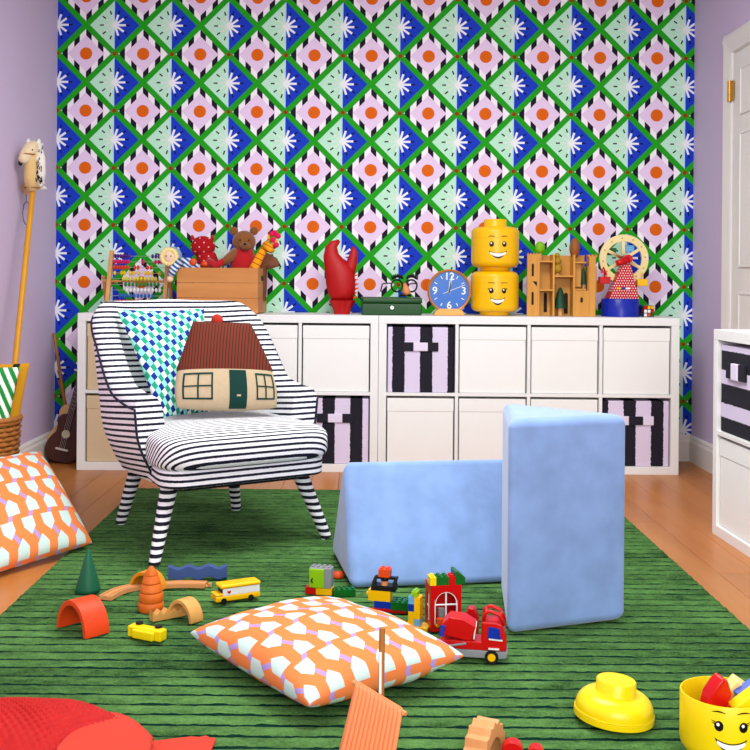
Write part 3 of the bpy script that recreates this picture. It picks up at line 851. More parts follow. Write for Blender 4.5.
# --- pine crate
CR = thing('wooden_crate', 'pine crate with finger joints holding the soft toys', 'crate', on_shelf(217, 5.205), math.radians(-3))
cw, cd, chh = .405, .30, .225
for k in range(3):
    z0 = .004 + k * chh / 3; z1 = z0 + chh / 3 - .0012
    e = 0 if k % 2 else .012
    MB().box(-cw / 2 + (.012 - e), cw / 2 - (.012 - e), 0, .014, z0, z1).build('front_board', M['wood_pine'], CR, bevel=.0012)
    MB().box(-cw / 2 + (.012 - e), cw / 2 - (.012 - e), cd - .014, cd, z0, z1).build('back_board', M['wood_pine'], CR, bevel=.0012)
    for sx in (-1, 1):
        MB().box(sx * (cw / 2 - .007) - .007, sx * (cw / 2 - .007) + .007, .0145 if k != 1 else 0.0, cd - .0145 if k != 1 else cd, z0, z1).build('side_board', M['wood_pine'], CR, bevel=.0012)
MB().box(-cw / 2 + .014, cw / 2 - .014, .014, cd - .014, .004, .012).build('bottom_board', M['wood_pine'], CR)
MB().prism([(.11, .165), (.19, .165), (.19, .19), (.11, .19)], cw / 2 - .001, cw / 2 + .0015, 'x').build('handle_slot', M['dark'], CR)
# --- soft toys in the crate
def crate_pt(px, py, Y): return P(px, py, Y)
M['skin'] = mat('pale_felt', (240, 208, 180), 0.95, .04); M['blond'] = mat('blond_wool', (244, 224, 160), 0.95, .1, 60)
M['hood'] = mat('grey_blue_knit', (150, 176, 190), 0.95, .06, 60)
M['doll_st'] = stripe_mat('blue_white_knit', .6, 0, .8, .018, .5, (60, 100, 160), (226, 232, 238), .9)
zi = ZT + .014
def soft(name, label, cat='soft toy'): return None
d0 = crate_pt(178, 269, 5.27)
dl = thing('rag_doll', 'blond rag doll in a grey-blue hood and striped jumper over the crate edge', 'soft toy', (d0.x + .045, 5.30, zi), group=None)
L_ = lambda px, py, Y, t: P(px, py, Y) - t.location
hc = L_(171, 257, 5.27, dl)
MB().ell(hc + Vector((.004, .012, .004)), (.050, .045, .050), 18, 12).build('hood', M['hood'], dl, smooth=180)
MB().ell(hc + Vector((-.004, -.014, -.002)), (.038, .032, .040), 18, 12).build('face', M['skin'], dl, smooth=180)
hb = MB()
for k in range(16):
    a = 2 * PI * k / 16; hb.ell(hc + Vector((-.004 + .036 * math.cos(a), -.030, -.0 + .036 * math.sin(a))), (.013, .012, .013), 8, 6)
hb.build('hair', M['blond'], dl, smooth=180)
for sx in (-.016, .008): MB().ell(hc + Vector((sx, -.046, .004)), .0035, 8, 5).build('eye', M['black'], dl, smooth=180)
MB().tube([hc + Vector((.02, .012, -.03)), L_(188, 266, 5.30, dl), L_(196, 272, 5.32, dl), Vector((.03, .03, .04))], [.032, .045, .05, .05], 14).build('body', M['doll_st'], dl, smooth=180)
MB().tube([L_(180, 262, 5.25, dl), L_(173, 270, 5.17, dl), L_(171, 276, 5.17, dl)], [.022, .02, .016], 10).build('arm', M['doll_st'], dl, smooth=180)
MB().ell(L_(170, 279, 5.17, dl), .017, 10, 7).build('hand', M['skin'], dl, smooth=180)
MB().ell(L_(193, 262, 5.255, dl), (.018, .008, .018), 12, 8).build('badge', M['orange'], dl, smooth=180)
# red dotted creature
m, p = new_mat('red_white_fleck_plush', .95)
x, y, z = coords('Object')
q = ((x * 22 + z * 22).fract() - .5).abs() + ((x * 22 - z * 22).fract() - .5).abs()
set_col(p, mixc(q < .14, lin(178, 20, 32), lin(236, 190, 190))); M['red_dot'] = m
rc0 = P(205, 275, 5.33)
rc = thing('red_monster_plush', 'red plush creature with white flecks curled in the crate', 'soft toy', (rc0.x, 5.34, zi))
MB().ell(L_(203, 247, 5.33, rc), (.062, .05, .056), 20, 14).build('head', M['red_dot'], rc, smooth=180)
MB().tube([L_(203, 247, 5.34, rc), L_(208, 262, 5.34, rc), Vector((.02, 0, .04))], [.045, .055, .06], 14).build('body', M['red_dot'], rc, smooth=180)
MB().tube([L_(208, 262, 5.29, rc), L_(216, 266, 5.27, rc), L_(224, 261, 5.28, rc)], [.024, .022, .018], 10).build('arm', M['red_matte'], rc, smooth=180)
MB().ell(L_(205, 264, 5.275, rc), (.020, .012, .016), 12, 8).build('paw_pad', M['orange'], rc, smooth=180)
for px in (193, 212): MB().tube([L_(px, 240, 5.33, rc), L_(px + (-1 if px < 200 else 1), 235, 5.33, rc)], [.014, .004], 8).build('ear', M['red_matte'], rc, smooth=180)
# plain brown teddy in a red jumper
M['bear'] = mat('brown_plush', (142, 92, 48), .98, .15, 70, sheen=.3)
tb0 = P(244, 275, 5.33)
tb = thing('teddy_bear', 'plain brown teddy bear in a red jumper sitting in the crate', 'soft toy', (tb0.x, 5.36, zi))
MB().ell(L_(244, 242, 5.34, tb), (.060, .052, .058), 18, 12).build('head', M['bear'], tb, smooth=180)
for px in (234, 254): MB().ell(L_(px, 231, 5.35, tb), (.022, .012, .022), 12, 8).build('ear', M['bear'], tb, smooth=180)
MB().ell(L_(245, 246, 5.285, tb), (.026, .022, .020), 12, 8).build('muzzle', M['bear'], tb, smooth=180)
MB().ell(L_(245, 244, 5.262, tb), (.008, .006, .006), 10, 6).build('nose', M['black'], tb, smooth=180)
for px in (240, 249): MB().ell(L_(px, 240, 5.287, tb), .0045, 8, 5).build('eye', M['black'], tb, smooth=180)
MB().tube([L_(243, 249, 5.35, tb), L_(243, 260, 5.35, tb), Vector((0, 0, .03))], [.05, .068, .075], 16).build('jumper', M['red_matte'], tb, smooth=180)
MB().tube([L_(236, 252, 5.33, tb), L_(228, 259, 5.29, tb), L_(223, 263, 5.28, tb)], [.027, .023, .02], 10).build('arm', M['bear'], tb, smooth=180)
# giraffe
M['gir'] = stripe_mat('yellow_orange_plush', .5, 0, 1, .03, .2, (200, 90, 20), (240, 170, 30), .95)
M['pink'] = mat('pink_wool', (222, 30, 96), .95, .1, 60)
gf = thing('giraffe_plush', 'yellow toy giraffe with pink tufts leaning out of the crate', 'soft toy', (P(254, 275, 5.27).x, 5.27, zi))
MB().tube([Vector((0, 0, .03)), L_(254, 268, 5.27, gf), L_(260, 256, 5.27, gf), L_(266, 247, 5.27, gf)], [.03, .026, .021, .018], 12).build('neck', M['gir'], gf, smooth=180)
MB().tube([L_(265, 245, 5.27, gf), L_(269, 248, 5.25, gf), L_(272, 251, 5.23, gf)], [.022, .022, .015], 12).build('head', M['gir'], gf, smooth=180)
for a, b in (((268, 244), (269, 234)), ((272, 245), (277, 240))):
    MB().cyl(L_(*a, 5.27, gf), L_(*b, 5.27, gf), .006, n=8).build('horn', M['gir'], gf, smooth=180)
tf = MB()
for px, py in ((275, 233), (278, 236), (272, 234), (276, 245), (273, 240)): tf.ell(L_(px, py, 5.27, gf), .015, 10, 7)
tf.build('tuft', M['pink'], gf, smooth=180)
M['mole'] = mat('taupe_plush', (150, 100, 74), .98, .12, 70)
ml = thing('brown_plush', 'taupe plush animal with a pointed nose lying over the crate end behind the giraffe', 'soft toy', (P(256, 275, 5.40).x, 5.40, zi))
MB().tube([Vector((0, 0, .05)), L_(258, 264, 5.40, ml), L_(267, 261, 5.40, ml), L_(275, 263, 5.40, ml), L_(279, 265, 5.40, ml)], [.055, .05, .045, .028, .01], 14).build('body', M['mole'], ml, smooth=180)
MB().ell(L_(279, 265, 5.40, ml), .008, 8, 6).build('nose', M['black'], ml, smooth=180)

# --- lobster claw mitt
M['claw'] = mat('red_foam', (184, 12, 16), .5, .10, 25, bmp=.2, bscale=60)
M['spike'] = mat('orange_spike', (214, 84, 40), .5, .05)
lc = thing('lobster_claw', 'red foam lobster claw mitt standing on its cuff', 'toy claw', on_shelf(342, 5.33))
q_ = lambda px, py, y=0: Vector(((px - 341.5) / S_, y, (315 - py) / S_))
MB().tube([q_(342, 302), q_(341, 293), q_(340, 283), q_(338, 273), q_(333, 264), q_(330, 256), q_(330.5, 249.5), q_(332.8, 245), q_(338.5, 241.5)],
          [.033, .042, .046, .044, .032, .024, .020, .014, .004], 18, flat=1.66).build('palm', M['claw'], lc, smooth=180)
MB().tube([q_(346, 276), q_(350, 267), q_(352, 259), q_(353, 252), q_(352, 247)], [.026, .020, .017, .012, .003], 14, flat=1.5).build('thumb', M['claw'], lc, smooth=180)
cf = MB()
def cuff(u, v):
    a = 2 * PI * u; r = .040 + .026 * (v ** 1.5) + (.006 * math.sin(7 * a) * v)
    return (r * math.cos(a), r * .75 * math.sin(a), .070 * v)
cf.grid(cuff, 56, 8, close_u=True); cf.grid(lambda u, v: tuple(a * .9 if i < 2 else a for i, a in enumerate(cuff(u, 1 - v))), 56, 8, close_u=True)
cf.build('cuff', M['claw'], lc, smooth=180)
for k in range(6):
    z0 = q_(353 + (2 if 1 < k < 4 else 1), 277 + 4.4 * k)
    MB().tube([z0 + Vector((-.012, 0, 0)), z0 + Vector((.017, -.006, .008))], [.010, .001], 6).build('spike', M['spike'], lc)
for px, py in ((329, 245), (336, 241), (326, 252)):
    MB().tube([q_(px + 2, py + 2), q_(px - 1, py - 1)], [.005, .001], 6).build('spike', M['claw'], lc)
# --- green cash box with joke glasses
M['boxg'] = mat('dark_green_enamel', (8, 78, 16), .35, .04)
gb = thing('cash_box', 'dark green metal cash box with a small lock', 'cash box', on_shelf(392, 5.215), math.radians(2))
MB().box(-.148, .148, 0, .20, 0, .058).build('body', M['boxg'], gb, bevel=.005)
MB().box(-.150, .150, -.002, .202, .0585, .088).build('lid', M['boxg'], gb, bevel=.007)
lk = MB().lathe([(0, 0), (.010, 0), (.009, .004), (0, .004)], 14, Matrix.Translation((0, 0, .038)) @ Matrix.Rotation(PI / 2, 4, 'X')).build('lock', M['steel'], gb, smooth=40)
MB().box(-.0015, .0015, -.0055, -.0035, .034, .042).build('keyhole', M['black'], lk)
gl = thing('joke_glasses', 'black joke glasses with a big nose lying on the green cash box', 'glasses', on_shelf(404, 5.26) + Vector((0, 0, .0885)), math.radians(22))
gz = .058
for sx in (-1, 1):
    MB().torus((sx * .040, 0, gz), .030, .0045, 'y', 24, 8).build('rim', M['black'], gl, smooth=180)
    br = MB()
    for k in range(9):
        x = sx * (.012 + k * .0068); zz = gz + .038 + .010 * math.sin(PI * (k + 1) / 9)
        br.tube([(x, -.004, zz - .006), (x + sx * .006 + random.uniform(-.003, .003), -.009, zz + .012)], [.0062, .002], 6)
    br.build('eyebrow', M['black'], gl, smooth=180)
    MB().tube([(sx * .070, 0, gz + .012), (sx * .074, .06, gz + .012), (sx * .074, .105, gz + .008), (sx * .073, .13, gz - .03)], .0035, 6).build('temple', M['black'], gl, smooth=180)
M['nose'] = mat('flesh_plastic', (226, 150, 96), .5, .02)
MB().tube([(0, -.004, gz + .012), (0, -.018, gz - .012), (0, -.030, gz - .032), (0, -.016, gz - .044)], [.008, .015, .021, .012], 14).build('nose', M['nose'], gl, smooth=180)
MB().tube([(-.030, -.012, gz - .050), (-.015, -.018, gz - .044), (0, -.020, gz - .046), (.015, -.018, gz - .044), (.030, -.012, gz - .050)], [.005, .0085, .0075, .0085, .005], 8).build('moustache', M['black'], gl, smooth=180)
MB().tube([(-.010, 0, gz + .01), (0, -.004, gz + .016), (.010, 0, gz + .01)], .004, 6).build('bridge', M['black'], gl, smooth=180)
# --- clock
def text_mesh(s, size):
    cu = bpy.data.curves.new('t', 'FONT'); cu.body = s; cu.size = size; cu.align_x = 'CENTER'; cu.align_y = 'CENTER'; cu.extrude = .0006; cu.offset = size * .012
    ob = bpy.data.objects.new('t', cu); C.objects.link(ob)
    dg = bpy.context.evaluated_depsgraph_get(); me = bpy.data.meshes.new_from_object(ob.evaluated_get(dg))
    bpy.data.objects.remove(ob); return me
ck = thing('clock', 'round blue-faced clock with white numerals in a copper rim', 'clock', on_shelf(449, 5.27))
M['clock_rim'] = mat('copper_rim', (206, 136, 66), .35, .03, metal=.3); M['clock_face'] = mat('clock_blue', (34, 112, 196), .25, .02)
CZ = .122; TX = Matrix.Translation((0, 0, CZ)) @ Matrix.Rotation(PI / 2, 4, 'X')
MB().lathe([(0, -.03), (.106, -.03), (.109, -.02), (.109, .012), (.105, .016), (.099, .014), (.098, .004), (0, .004)], 56, TX).build('rim', M['clock_rim'], ck, smooth=40)
MB().lathe([(0, .004), (.0985, .004), (.0985, .006), (0, .006)], 56, TX).build('face', M['clock_face'], ck)
for s, a in (('12', 90), ('3', 0), ('6', 270), ('9', 180)):
    me = text_mesh(s, .052); me.materials.append(M['white_pl'])
    o = bpy.data.objects.new('numeral', me); C.objects.link(o); o.parent = ck; o.rotation_euler = (PI / 2, 0, 0)
    o.location = (.072 * math.cos(math.radians(a)), -.0065, CZ + .072 * math.sin(math.radians(a)))
for k in range(12):
    if k % 3 == 0: continue
    a = math.radians(k * 30)
    MB().box(-.0018, .0018, -.0075, -.006, .070, .086, Matrix.Translation((0, 0, CZ)) @ Matrix.Rotation(a, 4, 'Y')).build('hour_mark', M['white_pl'], ck)
for a, l0, l1, w_, nm in ((9, -.012, .078, .0030, 'minute_hand'), (5, -.012, .05, .0042, 'hour_hand'), (68, -.034, .085, .0012, 'second_hand')):
    MB().box(-w_, w_, -.010, -.0085, l0, l1, Matrix.Translation((0, 0, CZ)) @ Matrix.Rotation(math.radians(a), 4, 'Y')).build(nm, M['white_pl'], ck)
M['peach_pl'] = mat('peach_plastic', (236, 176, 96), .4)
MB().prism([(-.078, 0), (.078, 0), (.070, .022), (.045, .034), (-.045, .034), (-.070, .022)], -.02, .045, 'y').build('base', M['peach_pl'], ck, bevel=.004, fixn=True)
# --- yellow storage heads
def wrapq(R, yaw=0.0):
    return lambda x, z, e=.0008: Vector(((R + e) * math.sin(x / R + yaw), -(R + e) * math.cos(x / R + yaw), z))
def disc(W, cx, cz, rx, rz, e, n=20):
    b = MB(); vs = [W(cx, cz, e)] + [W(cx + rx * math.cos(2 * PI * k / n), cz + rz * math.sin(2 * PI * k / n), e) for k in range(n)]
    return b.add(vs, [(0, 1 + k, 1 + (k + 1) % n) for k in range(n)])
def band(W, top, bot, e):                                          # strip between two curves of equal length
    b = MB(); n = len(top); return b.add([W(*q, e) for q in top] + [W(*q, e) for q in bot], [(n + i, n + i + 1, i + 1, i) for i in range(n - 1)])
M['ink'] = mat('black_print', (16, 14, 14), .3, 0); M['eyew'] = mat('white_print', (250, 250, 250), .3, 0)
M['lip'] = mat('red_print', (170, 50, 40), .3, 0)
def face(t, R, zc, s, lashes, mouth=1.0, yaw=0.0, brow=.046):
    W = wrapq(R, yaw)
    for sx in (-1, 1):
        e = disc(W, sx * .032 * s, zc + .008 * s, .0118 * s, .0140 * s, .0008).build('eye', M['ink'], t)
        disc(W, sx * .032 * s - .002 * s, zc + .0125 * s, .0042 * s, .0046 * s, .0016, 12).build('eye_highlight', M['eyew'], e)
        tp = [(sx * (.014 + .0052 * k) * s, zc + (brow - .004 + .008 * math.sin(PI * (k + 1) / 9.5)) * s) for k in range(8)]
        band(W, tp, [(x, z - .0042 * s * math.sin(PI * (i + .7) / 8.4)) for i, (x, z) in enumerate(tp)], .0008).build('eyebrow', M['ink'], t)
        if lashes:
            l = MB()
            for k in range(2):
                a = (sx * (.041 + .0) * s, zc + (.013 + .005 * k) * s); b2 = (sx * .054 * s, zc + (.016 + .006 * k) * s)
                l.add([W(a[0], a[1] - .002 * s), W(b2[0], b2[1]), W(a[0], a[1] + .002 * s)], [(0, 1, 2)])
            l.build('eyelash', M['ink'], t)
    mw = .047 * s * mouth; N = 14
    xs = [-mw + 2 * mw * i / N for i in range(N + 1)]
    up = [(x, zc + (-.040 + .012 * (x / mw) ** 2 + .004) * s) for x in xs]
    lo = [(x, zc + (-.066 * (1 - .60 * (x / mw) ** 2) + .002) * s) for x in xs]
    mo = band(W, up, [(x, min(z, u[1] - .0004)) for (x, z), u in zip(lo, up)], .0008).build('mouth', M['ink'], t)
    xs2 = [x * .84 for x in xs]
    band(W, [(x, zc + (-.038 + .012 * (x / mw) ** 2 - .001) * s) for x in xs2], [(x, zc + (-.0545 + .022 * (x / mw) ** 2) * s) for x in xs2], .0015).build('teeth', M['eyew'], mo)
def head_profile(k, stud=True):
    pts = [(0, 0), (.072, 0), (.076, .004), (.076, .020)]
    for i in range(7): a = PI / 2 * i / 6; pts.append((.092 + .030 * math.sin(a), .050 - .030 * math.cos(a)))
    for i in range(7): a = PI / 2 * i / 6; pts.append((.092 + .030 * math.cos(a), .196 + .030 * math.sin(a)))
    if stud: pts += [(.060, .227), (.058, .230), (.058, .262), (.055, .266), (0, .266)]
    else: pts += [(.07, .2265), (0, .2265)]
    return [(r * k, z * k) for r, z in pts]
KH = .985
h1 = thing('smiling_storage_box', 'yellow head-shaped storage box with eyelashes, below another yellow head', 'storage box', on_shelf(494.5, 5.34))
MB().lathe(head_profile(KH, False), 48).build('head', M['yellow'], h1, smooth=50)
MB().torus((0, 0, .170 * KH), .1225 * KH, .0009, 'z', 48, 6).build('lid_seam', M['yellow'], h1, smooth=180)
face(h1, .122 * KH, .118, 1.0, True, .82)
h2 = thing('smiling_storage_box', 'yellow head-shaped storage box with open smile, stacked on another yellow head', 'storage box', on_shelf(494.5, 5.34) + Vector((0, 0, .2240)))
MB().lathe(head_profile(KH, True), 48).build('head', M['yellow'], h2, smooth=50)
MB().torus((0, 0, .170 * KH), .1225 * KH, .0009, 'z', 48, 6).build('lid_seam', M['yellow'], h2, smooth=180)
face(h2, .122 * KH, .126, 1.0, False, 1.0)
# --- wooden castle
ca = thing('toy_castle', 'open wooden toy castle with slot windows and shelves', 'toy castle', on_shelf(562.5, 5.27))
cx = lambda x: (x - 354) / 1640; cz = lambda y: max(0.0, (668 - y) / 1640)
def cb(nm, x0, x1, y0, y1, d0, d1): return MB().box(cx(x0), cx(x1), d0, d1, cz(y1), cz(y0)).build(nm, M['wood_castle'], ca, bevel=.0012)
M['slot'] = mat('dark_opening', (52, 34, 20), .8)
tw = cb('tower_panel', 62, 148, 160, 668, 0, .016)
for k in range(4): cb('battlement', 62 + k * 24, 74 + k * 24, 150, 160, 0, .016)
for (x0, x1, y0, y1) in ((98, 116, 245, 340), (98, 116, 478, 575)):
    W2 = (x0 + x1) / 2; r = (x1 - x0) / 2 / 1640
    poly = [(cx(x0), cz(y1)), (cx(x1), cz(y1))] + [(cx(W2) + r * math.cos(a), cz(y0) + r * math.sin(a)) for a in [PI * k / 8 for k in range(9)]]
    MB().prism(poly, -.0008, .002, 'y').build('slot_window', M['slot'], ca, fixn=True)
MB().prism([(cx(105), cz(380)), (cx(142), cz(425)), (cx(142), cz(385))], -.0008, .002, 'y').build('slot_window', M['slot'], ca, fixn=True)
for x in (148, 272, 440): cb('upright', x, x + 16, 160, 668, 0, .085)
cb('back_panel', 148, 560, 165, 668, .085, .093)
for (x0, x1, y) in ((164, 272, 212), (164, 272, 448), (288, 440, 332), (456, 548, 218), (456, 548, 440)): cb('floor_board', x0, x1, y, y + 13, .002, .085)
def arch(x0, x1, y0, y1, dpt):
    W2 = (x0 + x1) / 2; r = (x1 - x0) / 2 / 1640
    poly = [(cx(x0), cz(y1)), (cx(x1), cz(y1))] + [(cx(W2) + r * math.cos(a), cz(y0) - r + r * math.sin(a)) for a in [PI * k / 8 for k in range(9)]]
    MB().prism(poly, dpt - .001, dpt + .001, 'y').build('arched_opening', M['slot'], ca, fixn=True)
arch(222, 250, 475, 640, .0845); arch(290, 318, 398, 600, .0845); arch(392, 424, 475, 650, .0845)
cb('lower_box', 456, 572, 455, 668, .0, .02)
arch(500, 520, 510, 552, .0)
cb('inset_panel', 468, 520, 222, 425, .045, .055)
cb('round_column', 566, 640, 255, 470, .02, .075); cb('round_column', 572, 626, 170, 668, .005, .07)
for k in range(3): cb('battlement', 566 + k * 28, 582 + k * 28, 158, 180, .01, .06)
for k in range(5): cb('battlement', 462 + k * 22, 473 + k * 22, 160, 175, .08, .0925)
def tree_at(name, label, x, y, dpt, trunk_h, trunk_r, crown, cmat, tmat=None):
    t = thing(name, label, 'toy tree', Vector(ca.location) + Vector((cx(x), dpt, cz(y) + .0005)))
    MB().cyl((0, 0, 0), (0, 0, trunk_h), trunk_r, n=10).build('trunk', tmat or M['wood_lt'], t, smooth=60)
    crown.build('crown', cmat, t, smooth=50); return t
M['lime_w'] = mat('lime_paint', (132, 190, 20), .5); M['olive_w'] = mat('olive_paint', (176, 142, 34), .5); M['brown_w'] = mat('amber_wood', (158, 98, 36), .5); M['fir'] = mat('dark_green_paint', (14, 74, 48), .5)
tree_at('ball_tree', 'lime green ball tree standing on the castle ledge', 176, 212, .04, .045, .0085, MB().ell((0, 0, .066), (.026, .026, .031), 18, 12), M['lime_w'])
tree_at('bead_tree', 'olive tree of three stacked balls on the castle shelf', 318, 332, .035, .02, .010, MB().ell((0, 0, .033), .025, 16, 10).ell((0, 0, .072), .021, 16, 10).ell((0, 0, .101), .013, 14, 8), M['olive_w'])
tree_at('oval_tree', 'amber oval wooden tree standing on top of the castle', 462, 205, .04, .02, .007, MB().ell((0, 0, .060), (.026, .026, .052), 18, 12), M['brown_w'])
tree_at('fir_tree', 'dark green tiered fir tree inside the castle gate', 345, 668, .035, .045, .012,
        MB().lathe([(0, .04), (.032, .04), (.024, .075), (.027, .075), (.018, .105), (.021, .105), (.008, .14), (0, .145)], 18), M['fir'])
tree_at('small_fir_tree', 'small dark green tree tucked behind the castle column', 538, 440, .04, .02, .005, MB().lathe([(0, .02), (.014, .02), (.010, .08), (0, .11)], 12), M['fir'])
# --- toy windmill wheel
fw = thing('toy_big_wheel', 'toy big wheel with cream rim, red dotted tower and blue base', 'toy', on_shelf(620, 5.33))
w_ = lambda px, py: Vector(((px - 620) / S_, 0, (315.5 - py) / S_))
M['cream'] = mat('cream_plastic', (240, 222, 166), .4); M['bluebase'] = mat('cobalt_plastic', (22, 48, 168), .3)
MB().lathe([(0, 0), (.094, 0), (.094, .086), (.091, .090), (0, .090)], 40).build('base', M['bluebase'], fw, smooth=40)
m, p = new_mat('red_white_dots', .4)
x, y, z = coords('Object'); PD = .0125
row = (z / PD).floor().mod2()
dx_ = ((x / PD + row * .5).fract() - .5); dz_ = ((z / PD).fract() - .5)
set_col(p, mixc((dx_ * dx_ + dz_ * dz_).sqrt() < .24, lin(196, 10, 22), lin(250, 224, 228))); M['reddot'] = m
MB().add([(-.070, -.062, .090), (.082, -.062, .090), (.082, .05, .090), (-.070, .05, .090), (.000, -.052, .275), (.036, -.052, .275), (.036, .0, .275), (.000, .0, .275)],
         [(0, 1, 5, 4), (1, 2, 6, 5), (2, 3, 7, 6), (3, 0, 4, 7), (4, 5, 6, 7), (3, 2, 1, 0)]).build('tower', M['reddot'], fw, bevel=.003)
for dx2, c_ in ((-.022, 'yellow'), (.0, 'blue'), (.022, 'white_pl')):
    MB().box(dx2 - .010, dx2 + .010, -.0665, -.0595, .138, .147).build('sticker', M[c_], fw)
wc = w_(624, 258); wc.y = -.02
wh = MB(); RO, RI = .125, .090
def ringf(u, v):
    a = 2 * PI * u; q = [(RO, -.008), (RI, -.008), (RI, .008), (RO, .008), (RO, -.008)][int(round(v * 4))]
    return (wc.x + q[0] * math.cos(a), wc.y + .035 + q[1], wc.z + q[0] * math.sin(a))
wh.grid(ringf, 64, 4, close_u=True)
for k in range(6):
    a = 2 * PI * k / 6 + PI / 6 + .05
    wh.box(.0, RI + .005, -.006, .006, -.008, .008, Matrix.Translation((wc.x, wc.y + .035, wc.z)) @ Matrix.Rotation(-a, 4, 'Y'))
wheel = wh.build('wheel', M['cream'], fw, weld=True, bevel=.0015)
for k in range(12):
    a = 2 * PI * k / 12 + .1
    MB().ell((wc.x + .1075 * math.cos(a), wc.y + .026, wc.z + .1075 * math.sin(a)), .0035, 8, 5).build('rivet', M['brass'], wheel)
MB().tube([(wc.x + .005, wc.y + .04, wc.z), (wc.x + .005, wc.y - .045, wc.z)], .021, 18).build('hub', M['red'], fw, smooth=50)
MB().tube([(wc.x + .005, wc.y - .035, wc.z), (wc.x - .035, wc.y - .040, wc.z - .018), (wc.x - .055, wc.y - .04, wc.z - .024)], [.019, .016, .016], 12).build('crank', M['red'], fw, smooth=180)
def gondola(px, py, c_, yy=.05):
    c3 = w_(px, py); g = MB().prism([(-.026, -.020), (.026, -.020), (.028, .016), (-.028, .016)], -.022, .022, 'y', Matrix.Translation((c3.x, yy, c3.z))).build('gondola', M[c_], fw, bevel=.004, fixn=True)
    MB().cyl((c3.x, yy, c3.z + .016), (c3.x, yy, c3.z + .05), .004, n=6).build('hanger', M[c_], g)
gondola(604, 279, 'red', .0); gondola(641.5, 281, 'yellow', .0); gondola(612, 250, 'green'); gondola(630, 247, 'lightblue')
MB().tube([w_(601, 272), w_(603, 266), w_(606, 274)], [.006, .004, .006], 6).build('hook', M['red'], fw)
# --- puzzle cube
pc = thing('puzzle_cube', 'small colour puzzle cube with square stickers at the shelf end', 'puzzle cube', on_shelf(649, 5.30), math.radians(12))
s_ = .057
MB().box(-s_ / 2, s_ / 2, 0, s_, 0, s_).build('cube_body', M['black'], pc, bevel=.002)
stc = ['white_pl', 'green', 'white_pl', 'red', 'green', 'yellow', 'white_pl', 'red', 'orange', 'white_pl', 'yellow', 'white_pl']
for i in range(3):
    for j in range(3):
        g = s_ / 3; x0 = -s_ / 2 + i * g + .0018; z0 = j * g + .0018
        MB().box(x0, x0 + g - .0036, -.0012, .0, z0, z0 + g - .0036).build('sticker', M[['white_pl', 'red', 'yellow', 'orange', 'white_pl', 'yellow', 'green', 'white_pl', 'red'][(i * 3 + j * 4) % 9]], pc, bevel=.0005, seg=1)
        y0 = i * g + .0018
        MB().box(-s_ / 2 - .0012, -s_ / 2, y0, y0 + g - .0036, z0, z0 + g - .0036).build('sticker', M[['blue', 'green', 'red', 'blue', 'green'][(i + 2 * j) % 5]], pc, bevel=.0005, seg=1)
        MB().box(x0, x0 + g - .0036, y0, y0 + g - .0036, s_, s_ + .0012).build('sticker', M['white_pl'], pc, bevel=.0005, seg=1)

# ================================================================== TOYS ON THE RUG
def arch_mesh(ro, ri, dp, n=22, wav=0.0):
    o_ = []; i_ = []
    for k in range(n + 1):
        a = PI * k / n; r = ro + (wav * (1 if k % 2 else -1)); o_.append((r * math.cos(a), r * math.sin(a))); i_.append((ri * math.cos(a), ri * math.sin(a)))
    b = MB(); 
    for k in range(n):
        pass
    m_ = n + 1
    vs = [(x, -dp / 2, z) for x, z in o_] + [(x, -dp / 2, z) for x, z in i_] + [(x, dp / 2, z) for x, z in o_] + [(x, dp / 2, z) for x, z in i_]
    fs = []
    for k in range(n):
        fs += [(k, k + 1, m_ + k + 1, m_ + k), (2 * m_ + k + 1, 2 * m_ + k, 3 * m_ + k, 3 * m_ + k + 1), (k + 1, k, 2 * m_ + k, 2 * m_ + k + 1), (m_ + k, m_ + k + 1, 3 * m_ + k + 1, 3 * m_ + k)]
    fs += [(0, m_, 3 * m_, 2 * m_), (n, 2 * m_ + n, 3 * m_ + n, m_ + n)]
    return b.add(vs, fs)
M['w_red'] = mat('red_stained_wood', (226, 78, 24), .5, .06, 20); M['w_must'] = mat('mustard_stained_wood', (226, 150, 30), .5, .06, 20)
M['w_tan'] = wood('tan_arch_wood', (226, 178, 106), (208, 152, 78), 0, .5, 20); M['w_org'] = wood('orange_stained_wood', (226, 126, 40), (204, 100, 26), 0, .5, 20)
M['w_grn'] = mat('green_stained_wood', (22, 104, 72), .5, .06, 20); M['w_blu'] = mat('blue_stained_wood', (70, 94, 146), .5, .06, 20)
def put(o, loc, rz=0.0, rot=None):
    o.location = loc; o.rotation_euler = rot if rot else (0, 0, rz); return o
def arch_at(name, label, f_l, f_r, depth, ro_th, m_, zscale=1.0):
    a, b = G(*f_l), G(*f_r); d = b - a; ro = d.length / 2; rz = math.atan2(d.y, d.x)
    nrm = Vector((-math.sin(rz), math.cos(rz), 0)); c = (a + b) / 2 + nrm * depth / 2
    o = arch_mesh(ro, ro - ro_th, depth).build(name, m_, None, fixn=True, bevel=.0012)
    put(o, c, rz); o.scale = (1, 1, zscale); tag(o, label, 'wooden toy'); return o
arch_at('wooden_arch', 'red-orange wooden arch in front of the green cone', (56.5, 627), (85.5, 639.5), .072, .012, M['w_red'], 1.22)
arch_at('wooden_arch', 'mustard wooden arch behind the ringed orange tree', (129, 588), (156, 593), .05, .010, M['w_must'], 1.05)
arch_at('wooden_arch', 'natural tan wooden arch over the stepped wooden strip', (167, 617), (191, 624.5), .045, .009, M['w_tan'], 1.15)
